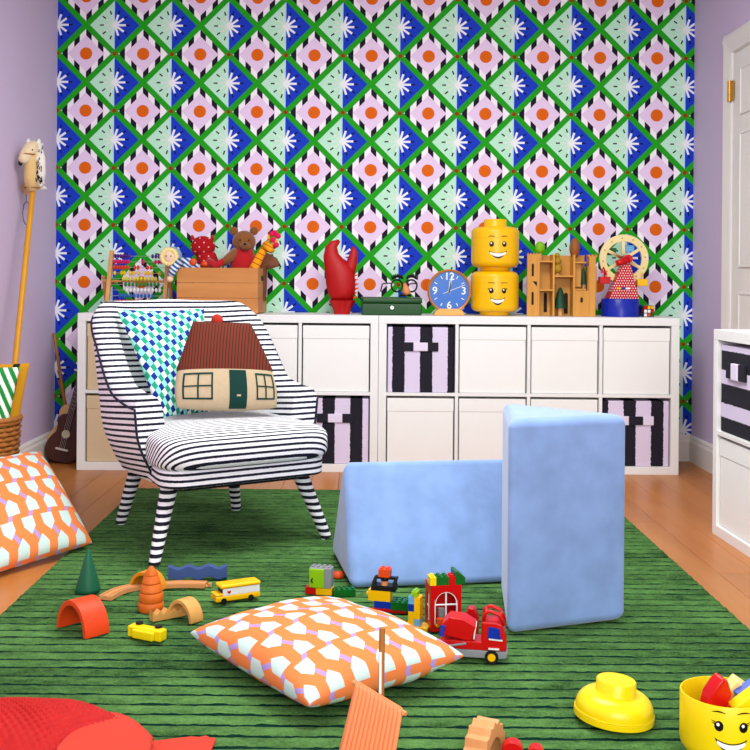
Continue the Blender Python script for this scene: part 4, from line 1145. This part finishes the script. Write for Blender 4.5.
# cones
g = G(88, 591)
tag(put(MB().lathe([(0, 0), (.034, 0), (.0365, .003), (.036, .01), (.006, .118), (.003, .124), (0, .126)], 28).build('cone_tree', M['w_grn'], smooth=50), g), 'smooth green wooden cone tree standing on the rug', 'wooden toy')
g = G(151, 610)
rt = thing('ring_tree', 'orange wooden tree of stacked rings standing beside the track', 'wooden toy', g)
zz = 0
for r0, r1, hgt_ in ((.0365, .0355, .026), (.0345, .033, .026), (.031, .028, .024), (.026, .021, .023)):
    MB().lathe([(0, zz), (r0 - .002, zz), (r0, zz + .003), (r1, zz + hgt_ - .004), (r1 - .003, zz + hgt_ - .0006), (0, zz + hgt_ - .0006)], 28).build('ring', M['w_org'], rt, smooth=40); zz += hgt_
MB().lathe([(0, zz), (.019, zz), (.019, zz + .003), (.006, zz + .022), (0, zz + .025)], 24).build('tip', M['w_org'], rt, smooth=40)
# track pieces
def track(label, pts):
    t = thing('train_track', label, 'train track', pts[0])
    pts = [Vector(q) - Vector(pts[0]) for q in pts]
    cur = []
    for i in range(len(pts) - 1):
        p0 = pts[max(i - 1, 0)]; p1 = pts[i]; p2 = pts[i + 1]; p3 = pts[min(i + 2, len(pts) - 1)]
        for k in range(8):
            s = k / 8; cur.append(.5 * ((2 * p1) + (p2 - p0) * s + (2 * p0 - 5 * p1 + 4 * p2 - p3) * s * s + (-p0 + 3 * p1 - 3 * p2 + p3) * s ** 3))
    cur.append(pts[-1])
    prof_ = [(-.020, 0), (.020, 0), (.020, .012), (.0145, .012), (.0145, .0088), (.0085, .0088), (.0085, .012), (-.0085, .012), (-.0085, .0088), (-.0145, .0088), (-.0145, .012), (-.020, .012)]
    vs = []; n = len(prof_)
    for i, q in enumerate(cur):
        d = (cur[min(i + 1, len(cur) - 1)] - cur[max(i - 1, 0)]).normalized(); s = Vector((d.y, -d.x, 0))
        vs += [q + s * a + Vector((0, 0, b)) for a, b in prof_]
    fs = [(i * n + k, i * n + (k + 1) % n, (i + 1) * n + (k + 1) % n, (i + 1) * n + k) for i in range(len(cur) - 1) for k in range(n)]
    fs += [tuple(range(n)), tuple((len(cur) - 1) * n + k for k in range(n))[::-1]]
    MB().add(vs, fs).build('rail_body', M['wood_beech'], t, fixn=True)
    d = (cur[-1] - cur[-2]).normalized()
    MB().cyl(cur[-1] + Vector((0, 0, .001)) - d * .002, cur[-1] + Vector((0, 0, .001)) + d * .008, .004, n=8).build('peg_neck', M['wood_beech'], t)
    MB().lathe([(0, 0), (.006, 0), (.006, .011), (0, .011)], 14, c=tuple(cur[-1] + d * .012)).build('peg', M['wood_beech'], t, smooth=40)
    return t
track('curved wooden train track running behind the ringed tree to the red arch', [G(105, 600), G(120, 592.5), G(140, 588)])
track('curved wooden train track between the ringed tree and the blue wave block', [G(162, 587.0), G(182, 586.0), G(206, 586.5)])
# blue wave block
a, b = G(168, 581), G(227, 579.5); Lw = (b - a).length; rz = math.atan2((b - a).y, (b - a).x)
poly = [(Lw * k / 30, .006 + .005 * math.cos(2 * PI * 2.9 * k / 30)) for k in range(31)]; poly = [(x, 0 if k in (0, 30) else z - .001) for k, (x, z) in enumerate(poly)]
top = [(Lw * k / 30, .038 + .005 * math.cos(2 * PI * 2.9 * k / 30)) for k in range(30, -1, -1)]
tag(put(MB().prism(poly + top, 0, .030, 'y').build('wave_block', M['w_blu'], fixn=True, bevel=.0015), a, rz), 'slate blue wavy wooden block behind the train track', 'wooden toy')
# stepped strip under the tan arch
a, b = G(151, 621), G(187, 614); Lw = (b - a).length; rz = math.atan2((b - a).y, (b - a).x)
pl = [(0, 0), (Lw, 0)]
for k in range(10, -1, -1): pl.append((Lw * k / 10, .016 if k % 2 else .028))
tag(put(MB().prism(pl, -.012, .012, 'y').build('zigzag_strip', M['w_tan'], fixn=True, bevel=.001), a, rz), 'tan zigzag wooden strip passing under the tan arch', 'wooden toy')
# toy bus
a, b = G(216, 605.5), G(260.5, 599); d = b - a; Lb = d.length; rz = math.atan2(d.y, d.x)
bus = thing('toy_bus', 'yellow and white toy school bus beside the orange cushion', 'toy bus', a, rz)
bw = .046
MB().box(0, Lb, 0, bw, .007, .022).build('chassis', M['yellow'], bus, bevel=.003)
MB().box(.0, .026, .002, bw - .002, .022, .030).build('bonnet', M['yellow'], bus, bevel=.005)
MB().box(.022, Lb - .001, .002, bw - .002, .022, .042).build('cabin_side', M['white_pl'], bus, bevel=.002)
MB().box(.014, Lb + .001, -.001, bw + .001, .042, .054).build('roof', M['yellow'], bus, bevel=.005)
MB().box(.020, .0222, .006, bw - .006, .026, .041).build('windscreen', M['black'], bus)
hs = MB().prism([(.040 + q[0], .0315 + q[1]) for q in ((0, -.005), (.006, .001), (.004, .005), (.0, .003), (-.004, .005), (-.006, .001))], .0005, .0019, 'y')
hs.build('heart_emblem', M['red'], bus, fixn=True)
for x in (.024, Lb - .030):
    for y in (-.001, bw - .005): MB().cyl((x, y, .0085), (x, y + .006, .0085), .0088, n=16).build('wheel', M['black'], bus, smooth=40)
# tipped toy car
a, b = G(127, 637), G(160, 643.5); d = b - a; Lc = d.length; rz = math.atan2(d.y, d.x)
tc = thing('toy_car', 'small yellow toy car tipped on its side showing black wheels', 'toy car', a, rz)
MB().box(0, Lc, 0, .030, .0015, .030).build('body', M['yellow_lemon'], tc, bevel=.004)
MB().box(Lc * .22, Lc * .85, -.012, .0, .004, .027).build('cabin', M['yellow_lemon'], tc, bevel=.004)
MB().box(Lc * .2, Lc * .8, .030, .031, .006, .026).build('underside', M['dark'], tc)
for x in (.2, .78):
    MB().cyl((Lc * x, .024, .0295), (Lc * x, .024, .036), .0095, n=16).build('wheel', M['black'], tc, smooth=40)
    MB().cyl((Lc * x, .024, -.0005 + .0005), (Lc * x, .024, .002), .0085, n=16).build('wheel', M['black'], tc, smooth=40)

# ------------------------------------------------------------------ toy bricks
U = .016                                                          # stud pitch
def brick(nm, c_, parent, x, y, z, nx_, ny_, h=.0192, studs=True):
    b = MB().box(x + .0002, x + nx_ * U - .0002, y + .0002, y + ny_ * U - .0002, z, z + h - .0002)
    if studs:
        for i in range(nx_):
            for j in range(ny_): b.lathe([(0, 0), (.0048, 0), (.0048, .0044), (0, .0044)], 12, c=(x + (i + .5) * U, y + (j + .5) * U, z + h - .0003))
    return b.build(nm, M[c_], parent, smooth=30)
# 1 grey oven brick with lime door
g = G(309, 594); bt = thing('brick_oven', 'grey toy brick with studs and a lime green door behind the orange cushion', 'toy brick', g, math.radians(-12))
brick('base_brick', 'red', bt, -.012, 0.0, 0, 2, 2, studs=False); brick('base_brick', 'yellow', bt, .0205, .0, 0, 3, 2)
MB().box(.0, .066, .0, .036, .0195, .078).build('cabinet', M['grey'], bt, bevel=.002)
MB().box(.001, .046, -.006, .0, .021, .076).build('door', M['lime'], bt, bevel=.002)
MB().tube([(.012, -.007, .036), (.009, -.011, .043), (.012, -.007, .050)], .0022, 6).build('door_handle', M['black'], bt, smooth=180)
sb = MB()
for i in range(4):
    for j in range(2): sb.lathe([(0, 0), (.0048, 0), (.0048, .0046), (0, .0046)], 12, c=(.009 + i * U, .010 + j * U, .0778))
sb.build('stud', M['grey'], bt, smooth=30)
# 2 orange cap and green plate
o = MB().lathe([(0, 0), (.018, 0), (.020, .006), (.014, .016), (0, .020)], 20).build('rounded_brick', M['orange'], smooth=50)
tag(put(o, G(338, 577)), 'orange rounded toy cap lying by the blue foam block', 'toy brick')
g = G(334, 597); t2 = thing('brick_plate', 'dark green toy brick plate on the rug beside the grey brick', 'toy brick', g, math.radians(8)); brick('plate', 'green', t2, 0, 0, 0, 4, 2, .0192)
# 3 digger with orange brick on top
g = G(372, 611); dg_ = thing('brick_vehicle', 'yellow toy brick vehicle with black cab and orange brick on top', 'toy brick', g, math.radians(-14))
brick('base_brick', 'red', dg_, 0, 0, 0, 6, 2, .0096, False); brick('brick', 'blue', dg_, .006, 0, .0096, 3, 2, .0192, False); brick('brick', 'green', dg_, .0545, -.006, .0096, 3, 3, .0215)
brick('brick', 'yellow', dg_, -.012, 0, .0290, 4, 2, .030, False); brick('nose_plate', 'yellow', dg_, -.018, .005, .044, 1, 1, .006, False)
cf = MB()
for x in (.001, .060):
    cf.tube([(x, .002, .060), (x + .002, .002, .080), (x + .006, .010, .092), (x + .006, .026, .092), (x, .034, .080), (x, .036, .060)], .0045, 6)
cf.box(-.004, .066, .000, .036, .058, .072); cf.box(.004, .064, .012, .026, .088, .095)
cf.build('cab', M['black'], dg_, smooth=40)
MB().lathe([(0, .070), (.010, .070), (.0105, .078), (.009, .090), (0, .092)], 16, c=(.033, .012, 0)).build('driver_head', M['nose'], dg_, smooth=50)
MB().lathe([(0, .085), (.0112, .085), (.011, .094), (0, .096)], 16, c=(.033, .012, 0)).build('driver_hair', M['black'], dg_, smooth=50)
brick('brick', 'orange', dg_, .017, .000, .0965, 2, 2, .0215)
# 4 small tower of mixed bricks
g = G(408, 629); t4 = thing('brick_stack', 'stack of yellow, light blue and lime toy bricks beside the red brick house', 'toy brick', g, math.radians(-18))
brick('plate', 'yellow', t4, -.010, -.008, 0, 4, 3, .009, False)
cols4 = [['yellow', 'lightblue'], ['yellow', 'yellow'], ['blue', 'yellow'], ['lightblue', 'yellow']]
for r, (l, rr_) in enumerate(cols4):
    brick('brick', l, t4, 0, 0, .009 + r * .0192, 1, 2, .0192, r == 3); brick('brick', rr_, t4, U, 0, .009 + r * .0192, 1, 2, .0192, False)
brick('brick', 'lime', t4, .008, .0, .0865 + .0005, 1, 2, .0125)
# 5 red brick house with arched windows
g = G(430.5, 632); h5 = thing('brick_house', 'red toy brick house with white arched window and green roof bricks', 'toy brick', g, math.radians(9)); h5.scale = (1.06,) * 3
hw_, hd_, hh_ = .079, .064, .115
wl = MB()
arc = [(.0395 + .0285 * math.cos(PI * k / 12), .068 + .030 * math.sin(PI * k / 12)) for k in range(13)]      # right to left
wl.add([(x, y, z) for y in (0, .006) for x, z in [(0, 0), (.011, 0), (.011, .018), (.068, .018), (.068, 0), (hw_, 0), (hw_, hh_), (0, hh_)]], [])
fr5 = MB()
fr5.box(0, .010, 0, .006, 0, hh_); fr5.box(.069, hw_, 0, .006, 0, hh_); fr5.box(.010, .069, 0, .006, 0, .018)
for k in range(12):
    (x0, z0), (x1, z1) = arc[k], arc[k + 1]
    fr5.prism([(x1, z1), (x0, z0), (x0 if k else .069, hh_), (x1 if k < 11 else .010, hh_)], 0, .006, 'y')
fr5.box(0, hw_, hd_ - .006, hd_, 0, hh_); fr5.box(hw_ - .006, hw_, .006, hd_ - .006, 0, hh_)
fr5.box(0, .006, .006, .016, 0, hh_); fr5.box(0, .006, .048, hd_ - .006, 0, hh_); fr5.box(0, .006, .016, .048, 0, .02); fr5.box(0, .006, .016, .048, .09, hh_)
fr5.build('wall', M['red'], h5, fixn=True)
wf5 = MB(); wf5.tube([(.011, .003, .018), (.011, .003, .068)] + [(x, .003, z) for x, z in arc[::-1][1:-1]] + [(.068, .003, .068), (.068, .003, .018)], .0026, 6)
wf5.cyl((.0395, .003, .018), (.0395, .003, .098), .0022, n=6); wf5.cyl((.011, .003, .066), (.068, .003, .066), .0022, n=6)
wf5.build('window_frame', M['white_pl'], h5, smooth=40)
ws = MB(); ws.cyl((.003, .032, .02), (.003, .032, .09), .002, n=6); ws.cyl((.003, .016, .055), (.003, .048, .055), .002, n=6); ws.build('window_frame', M['white_pl'], h5, smooth=40)
MB().box(.006, hw_ - .006, .006, hd_ - .006, .0, .012).build('floor_plate', M['dark'], h5)
MB().box(.025, .040, .018, .032, .012, .05).build('shelf_post', M['grey'], h5)
MB().lathe([(0, .018), (.010, .018), (.010, .034), (0, .037)], 14, c=(.024, -.004, 0)).build('flower', M['orange'], h5, smooth=50)
MB().ell((.017, -.005, .017), (.006, .004, .005), 8, 6).build('flower', M['yellow'], h5, smooth=50); MB().ell((.031, -.005, .017), (.006, .004, .005), 8, 6).build('flower', M['yellow'], h5, smooth=50)
brick('roof_brick', 'yellow_lemon', h5, -.002, 0, hh_, 1, 2, .020); brick('roof_brick', 'green', h5, .0142, 0, hh_, 2, 2, .020); brick('roof_brick', 'red', h5, .0464, 0, hh_, 1, 2, .020)
rs = MB().prism([(.0626, hh_), (.088, hh_), (.088, hh_ + .018), (.070, hh_ + .032), (.0626, hh_ + .032)], .0, .05, 'y').build('roof_slope', M['green'], h5, fixn=True, bevel=.001)
# 6 red truck
a = G(447, 661); RZT = math.radians(-9)
tk = thing('toy_truck', 'red toy brick truck with yellow wheel hubs and tipping load', 'toy truck', a, RZT)
TW = .064
MB().prism([(-.02, .012), (.128, .012), (.142, .014), (.146, .024), (.146, .030), (-.02, .030)], 0.0, TW, 'y').build('bumper', M['grey'], tk, fixn=True, bevel=.002)
MB().box(-.018, .092, .003, TW - .003, .030, .050).build('chassis', M['red'], tk, bevel=.002)
cabp = [(.082, .030), (.144, .030), (.142, .058), (.134, .094), (.120, .100), (.082, .100)]
MB().prism(cabp, .002, TW - .002, 'y').build('cab', M['red'], tk, fixn=True, bevel=.005)
MB().prism([(.098, .062), (.130, .060), (.126, .086), (.100, .089)], -.0005, .003, 'y').build('side_window', M['blue'], tk, fixn=True)
MB().prism([(.1005, .058), (.134, .056), (.1335, .059), (.1005, .061)], -.0012, .002, 'y').build('window_sill', M['white_pl'], tk, fixn=True)
MB().box(.100, .126, -.0012, .002, .034, .038).build('stripe', M['white_pl'], tk)
rc_ = MB()
for y in (.010, TW - .010): rc_.tube([(.086, y, .098), (.090, y, .118), (.104, y, .124), (.126, y, .116), (.138, y, .092)], .0048, 8)
rc_.tube([(.094, .010, .120), (.094, TW - .010, .120)], .0045, 8); rc_.tube([(.128, .010, .113), (.128, TW - .010, .113)], .0045, 8)
rc_.build('roll_bar', M['red'], tk, smooth=180)
for x in (.002, .108):
    for y, s in ((-.004, -1), (TW - .008, 1)):
        wl_ = MB().cyl((x, y, .0165), (x, y + .012, .0165), .0165, n=24).build('tyre', M['black'], tk, smooth=40)
        yy = y - .0008 if s < 0 else y + .0112
        MB().cyl((x, yy, .0165), (x, yy + .0016, .0165), .0095, n=20).build('hub', M['yellow'], wl_, smooth=40)
TM = Matrix.Translation((.028, 0, .052)) @ Matrix.Rotation(math.radians(8), 4, 'Y')
ld = MB().prism([(-.040, .004), (.030, .0), (.036, .040), (.006, .052), (-.030, .050), (-.046, .030)], .004, TW - .004, 'y', TM).build('tipping_bed', M['red'], tk, fixn=True, bevel=.003)
MB().box(.034, .037, .010, TW - .010, .006, .038, TM).build('end_plate', M['white_pl'], ld)
MB().cyl((-.012, .0, .034), (.046, .0, .046), .0028, n=6).build('ladder', M['grey'], tk, smooth=40); MB().cyl((-.014, -.002, .060), (-.010, .004, .086), .006, n=8).build('hose_reel', M['blue'], tk, smooth=40)
o = MB().prism([(0, 0), (.040, 0), (.040, .045), (.028, .068), (.014, .068), (.004, .050)], 0, .032, 'y').build('brick_slope', M['red'], fixn=True, bevel=.003)
tag(put(o, G(463, 634), math.radians(-10)), 'plain red sloped toy brick between the brick house and the truck', 'toy brick')

# ================================================================== FOREGROUND
# woven sail on a mast
M['sail'] = mat('coral_knit', (248, 158, 108), .95, .06, 60)
ms0 = P(380, 700, 1.92)
sl = thing('toy_sail', 'coral knitted toy sail hanging from a wooden mast', 'toy sail', (ms0.x, 1.92, RZ))
zt_m = P(382, 628, 1.92).z - RZ
MB().lathe([(0, 0), (.035, 0), (.035, .012), (.030, .016), (0, .016)], 24).build('foot', M['wood_beech'], sl, smooth=40)
MB().cyl((0, 0, .014), (.003, 0, zt_m), .0056, n=12).build('mast', M['wood_stick'], sl, smooth=50)
mw = P(378.5, 672, 1.91) - sl.location
MB().box(-.0022, .0022, -.0066, -.0046, P(378, 694, 1.915).z - RZ, P(381, 652, 1.915).z - RZ).build('mast_paint', M['white_pl'], sl)
dL, dR = P(353, 682, 1.935) - sl.location, P(406, 714, 1.86) - sl.location
MB().cyl(dL, dR, .0042, n=12).build('yard', M['wood_beech'], sl, smooth=50)
sa = MB()
def sailf(u, v):
    e = .07 + .86 * u
    top_ = dL + (dR - dL) * e; drop = .195 * v
    rib = .0042 * math.cos(2 * PI * u * 12) * min(1, v * 12)
    return Vector((top_.x - .040 * v + (.5 - u) * -.012 * v, top_.y - .006 + rib - .010 * math.sin(PI * v), top_.z - drop + .0045))
sa.grid(sailf, 136, 30)
so = sa.build('sail_cloth', M['sail'], sl, smooth=180)
sd = so.modifiers.new('solid', 'SOLIDIFY'); sd.thickness = .003
sv = MB(); N_ = 60
hp = []
for k in range(N_ * 4 + 1):
    q = .06 + .88 * k / (N_ * 4); c3 = dL + (dR - dL) * q; a = 2 * PI * k / 8
    hp.append(c3 + Vector((0, -.0062 * math.cos(a), .0062 * math.sin(a))))
sv.tube(hp, .0017, 5).build('stitch_loops', M['sail'], sl, smooth=180)
# wooden wavy arch (bridge) at the frame bottom
g = P(478, 752, 1.97); g = G(478, 775)
o = arch_mesh(.068, .044, .045, 18, .0034).build('scalloped_arch', M['wood_beech'], None, fixn=True, bevel=.0015)
put(o, G(484, 764), math.radians(64)); o.scale = (1, 1, 1.2); tag(o, 'scalloped wooden arch standing near the toy sail', 'wooden toy')
# red plastic toy with round lobes
g = G(524, 772); rp_ = thing('red_plastic_toy', 'red plastic toy with two round lobes near the scalloped arch', 'toy', g, math.radians(-8))
MB().box(-.038, .038, -.010, .012, .0, .030).build('body', M['red'], rp_, bevel=.006)
for x, r, z in ((-.022, .020, .040), (.022, .015, .038)):
    MB().cyl((x, -.012, z), (x, .012, z), r, n=24).build('lobe', M['red'], rp_, smooth=40, bevel=.002)
g = G(411, 774); o = MB().ell((0, 0, .019), (.016, .016, .019), 18, 12).lathe([(0, .035), (.005, .035), (.005, .042), (0, .043)], 10).build('yellow_ball', M['yellow_lemon'], smooth=60)
tag(put(o, g), 'small yellow toy ball beside the coral sail', 'toy')
# lid of the small storage head
kl = .083 / .122
g = G(613.5, 719.5); ld_ = thing('loose_cover', 'yellow round lid with a stud lying on the rug', 'lid', g, rot=(math.radians(0), math.radians(4), 0)); ld_.location.z += .005
lp_ = [(0, .001), (.080, .001), (.0835, .003), (.0835, .014), (.0815, .0155), (.0815, .019)]
for i in range(1, 9): a = PI / 2 * i / 8; lp_.append((.048 + .0335 * math.cos(a), .019 + .035 * math.sin(a)))
lp_ += [(.043, .0545), (.0415, .057), (.0415, .078), (.0395, .0805), (0, .0805)]
MB().lathe(lp_, 56).build('lid_body', M['yellow_lemon'], ld_, smooth=40)
MB().torus((0, 0, .0165), .0823, .0012, 'z', 56, 6).build('lip_ring', M['yellow_lemon'], ld_, smooth=180)
# open small head filled with bricks
hb0 = Vector((P(723.5, 700, 2.05).x, 2.05, RZ))
oh = thing('open_storage_box', 'open yellow head-shaped bowl with eyelashes filled with toy pieces', 'storage box', hb0)
RR = .082
pf = [(0, 0), (.048, 0), (.051, .003), (.051, .013)]
for i in range(7): a = PI / 2 * i / 6; pf.append((.054 + (RR - .054) * math.sin(a), .041 - .028 * math.cos(a)))
pf += [(RR, .130), (RR - .001, .1315), (RR - .003, .1315), (RR - .0035, .130), (RR - .0035, .05), (RR - .015, .03), (0, .022)]
MB().lathe(pf, 64).build('bowl', M['yellow_lemon'], oh, smooth=50)
face(oh, RR, .090, .70, True, .92, yaw=-.155, brow=.045)
ot = oh.location
o = MB().prism([(-.026, -.026), (.020, -.026), (.026, .012), (.008, .040), (-.004, .046), (-.014, .034), (-.026, .010)], -.014, .014, 'y').build('toy_piece', M['red'], fixn=True, bevel=.004)
tag(put(o, P(716, 697, 2.03), rot=(.2, .1, .4)), 'red toy hat piece sticking out of the open yellow head', 'toy')
M['cream_pl'] = mat('pale_yellow_plastic', (248, 226, 150), .35); M['periw'] = mat('periwinkle_plastic', (92, 116, 206), .35); M['mag'] = mat('magenta_plastic', (196, 30, 110), .35)
for nm, c_, px, py, yy, rot, sz, lab in (('toy_block', 'cream_pl', 737, 690, 2.085, (.3, .6, .2), (.045, .03, .04), 'cream toy block in the open yellow head'), ('toy_block', 'periw', 750, 692, 2.06, (.2, -.6, .1), (.05, .03, .03), 'periwinkle blue toy block in the open yellow head'),
                                        ('toy_block', 'mag', 739, 704, 2.03, (.1, -.5, .2), (.03, .02, .014), 'small magenta toy piece in the open yellow head'), ('toy_block', 'yellow_lemon', 750, 706, 2.015, (.1, -.65, 0), (.06, .03, .05), 'large yellow toy slope in the open yellow head')):
    o = MB().cbox((0, 0, 0), sz).build(nm, M[c_], bevel=.003); tag(put(o, P(px, py, yy), rot=rot), lab, 'toy')
o = MB()
for k, (px, py) in enumerate(((715, 712), (735, 712), (725, 705), (745, 712))): o.cbox(P(px, py, 2.05) - ot + Vector((0, .0, -.03)), (.04, .05, .05))
# the rest of the pieces fill the bowl so nothing hovers
for k in range(5):
    a = k * 2.4; r = .022 if k else 0; b = MB().cbox((0, 0, .016), (.032, .032, .019)); 
    for i in (-.008, .008):
        for j in (-.008, .008): b.lathe([(0, 0), (.0047, 0), (.0047, .0045), (0, .0045)], 10, c=(i, j, .0253))
    b = b.build('loose_brick', M[['green', 'blue', 'yellow', 'orange', 'red'][k % 5]], smooth=30)
    put(b, ot + Vector((r * math.cos(a), r * math.sin(a), .022 + .017 * k)), a)
    tag(b, ['green', 'blue', 'yellow', 'orange', 'red'][k % 5] + ' loose toy brick buried inside the open yellow head', 'toy brick')
# red dragon costume tail on the rug
m, p = new_mat('red_scale_quilt', .75); set_col(p, mixc(noise_tex(30), lin(178, 26, 26), lin(202, 40, 36))); M['scale'] = m
M['felt'] = mat('orange_red_felt', (214, 74, 54), .9, .05, 40)
c_ = G(30, 762)
dt = thing('dragon_costume', 'red quilted dragon costume with a felt spine crumpled on the rug', 'costume', (c_.x, c_.y, RZ))
o2 = lambda px, py, z=RZ: G(px, py, z) - dt.location
def mound(u, v):
    a = PI * 2 * u; r = v
    X = .215 * r * math.cos(a) * (1 + .12 * math.sin(3 * a)); Yv = .150 * r * math.sin(a) * (1 + .08 * math.cos(2 * a))
    hgt_ = .098 * max(0, 1 - r ** 2.2) ** .7
    sc_ = .0060 * (math.cos(2 * PI * X / .017) * math.cos(2 * PI * (Yv / .017)) ) * (1 if r < .97 else 0)
    return (X - .03, Yv + .03, max(.001, hgt_ + sc_ + .010 * noise.noise(Vector((X * 9, Yv * 9, 2))) * (1 - r)))
MB().grid(mound, 150, 60, close_u=True).build('quilted_tail', M['scale'], dt, smooth=180, weld=True)
# felt flap: folded sheet rising over the tail
fl = [o2(60, 748, .075), o2(95, 708, .062), o2(126, 712, .058), o2(153, 741, .030)]
fb = [o2(52, 770, .07), o2(80, 762, .075), o2(118, 757, .07), o2(150, 752, .045)]
def flap(u, v):
    bz = lambda c: c[0] * (1 - u) ** 3 + (c[1] * 1.35 - c[0] * .35 * .5 - c[2] * .35 * .5) * 3 * u * (1 - u) ** 2 + (c[2] * 1.35 - c[3] * .35 * .5 - c[1] * .35 * .5) * 3 * u * u * (1 - u) + c[3] * u ** 3
    q = bz(fl).lerp(bz(fb), v)
    return (q.x, q.y, max(.01, q.z + .012 * math.sin(PI * v)))
fo = MB().grid(flap, 30, 16).build('felt_flap', M['felt'], dt, smooth=180); q = fo.modifiers.new('s', 'SOLIDIFY'); q.thickness = .004
sp = MB(); s0, s1 = o2(150, 745), o2(216, 741)
pts = [(s0.x - .02, s0.y - .05), (s1.x - .004, s1.y - .09), (s1.x, s1.y), (s1.x - .012, s1.y + .002), (s1.x - .022, s1.y + .012), (s1.x - .034, s1.y + .004), (s1.x - .05, s1.y + .007), (s0.x, s0.y + .004)]
sp.prism(pts, .001, .006, 'z').build('felt_spine', M['felt'], dt, fixn=True)
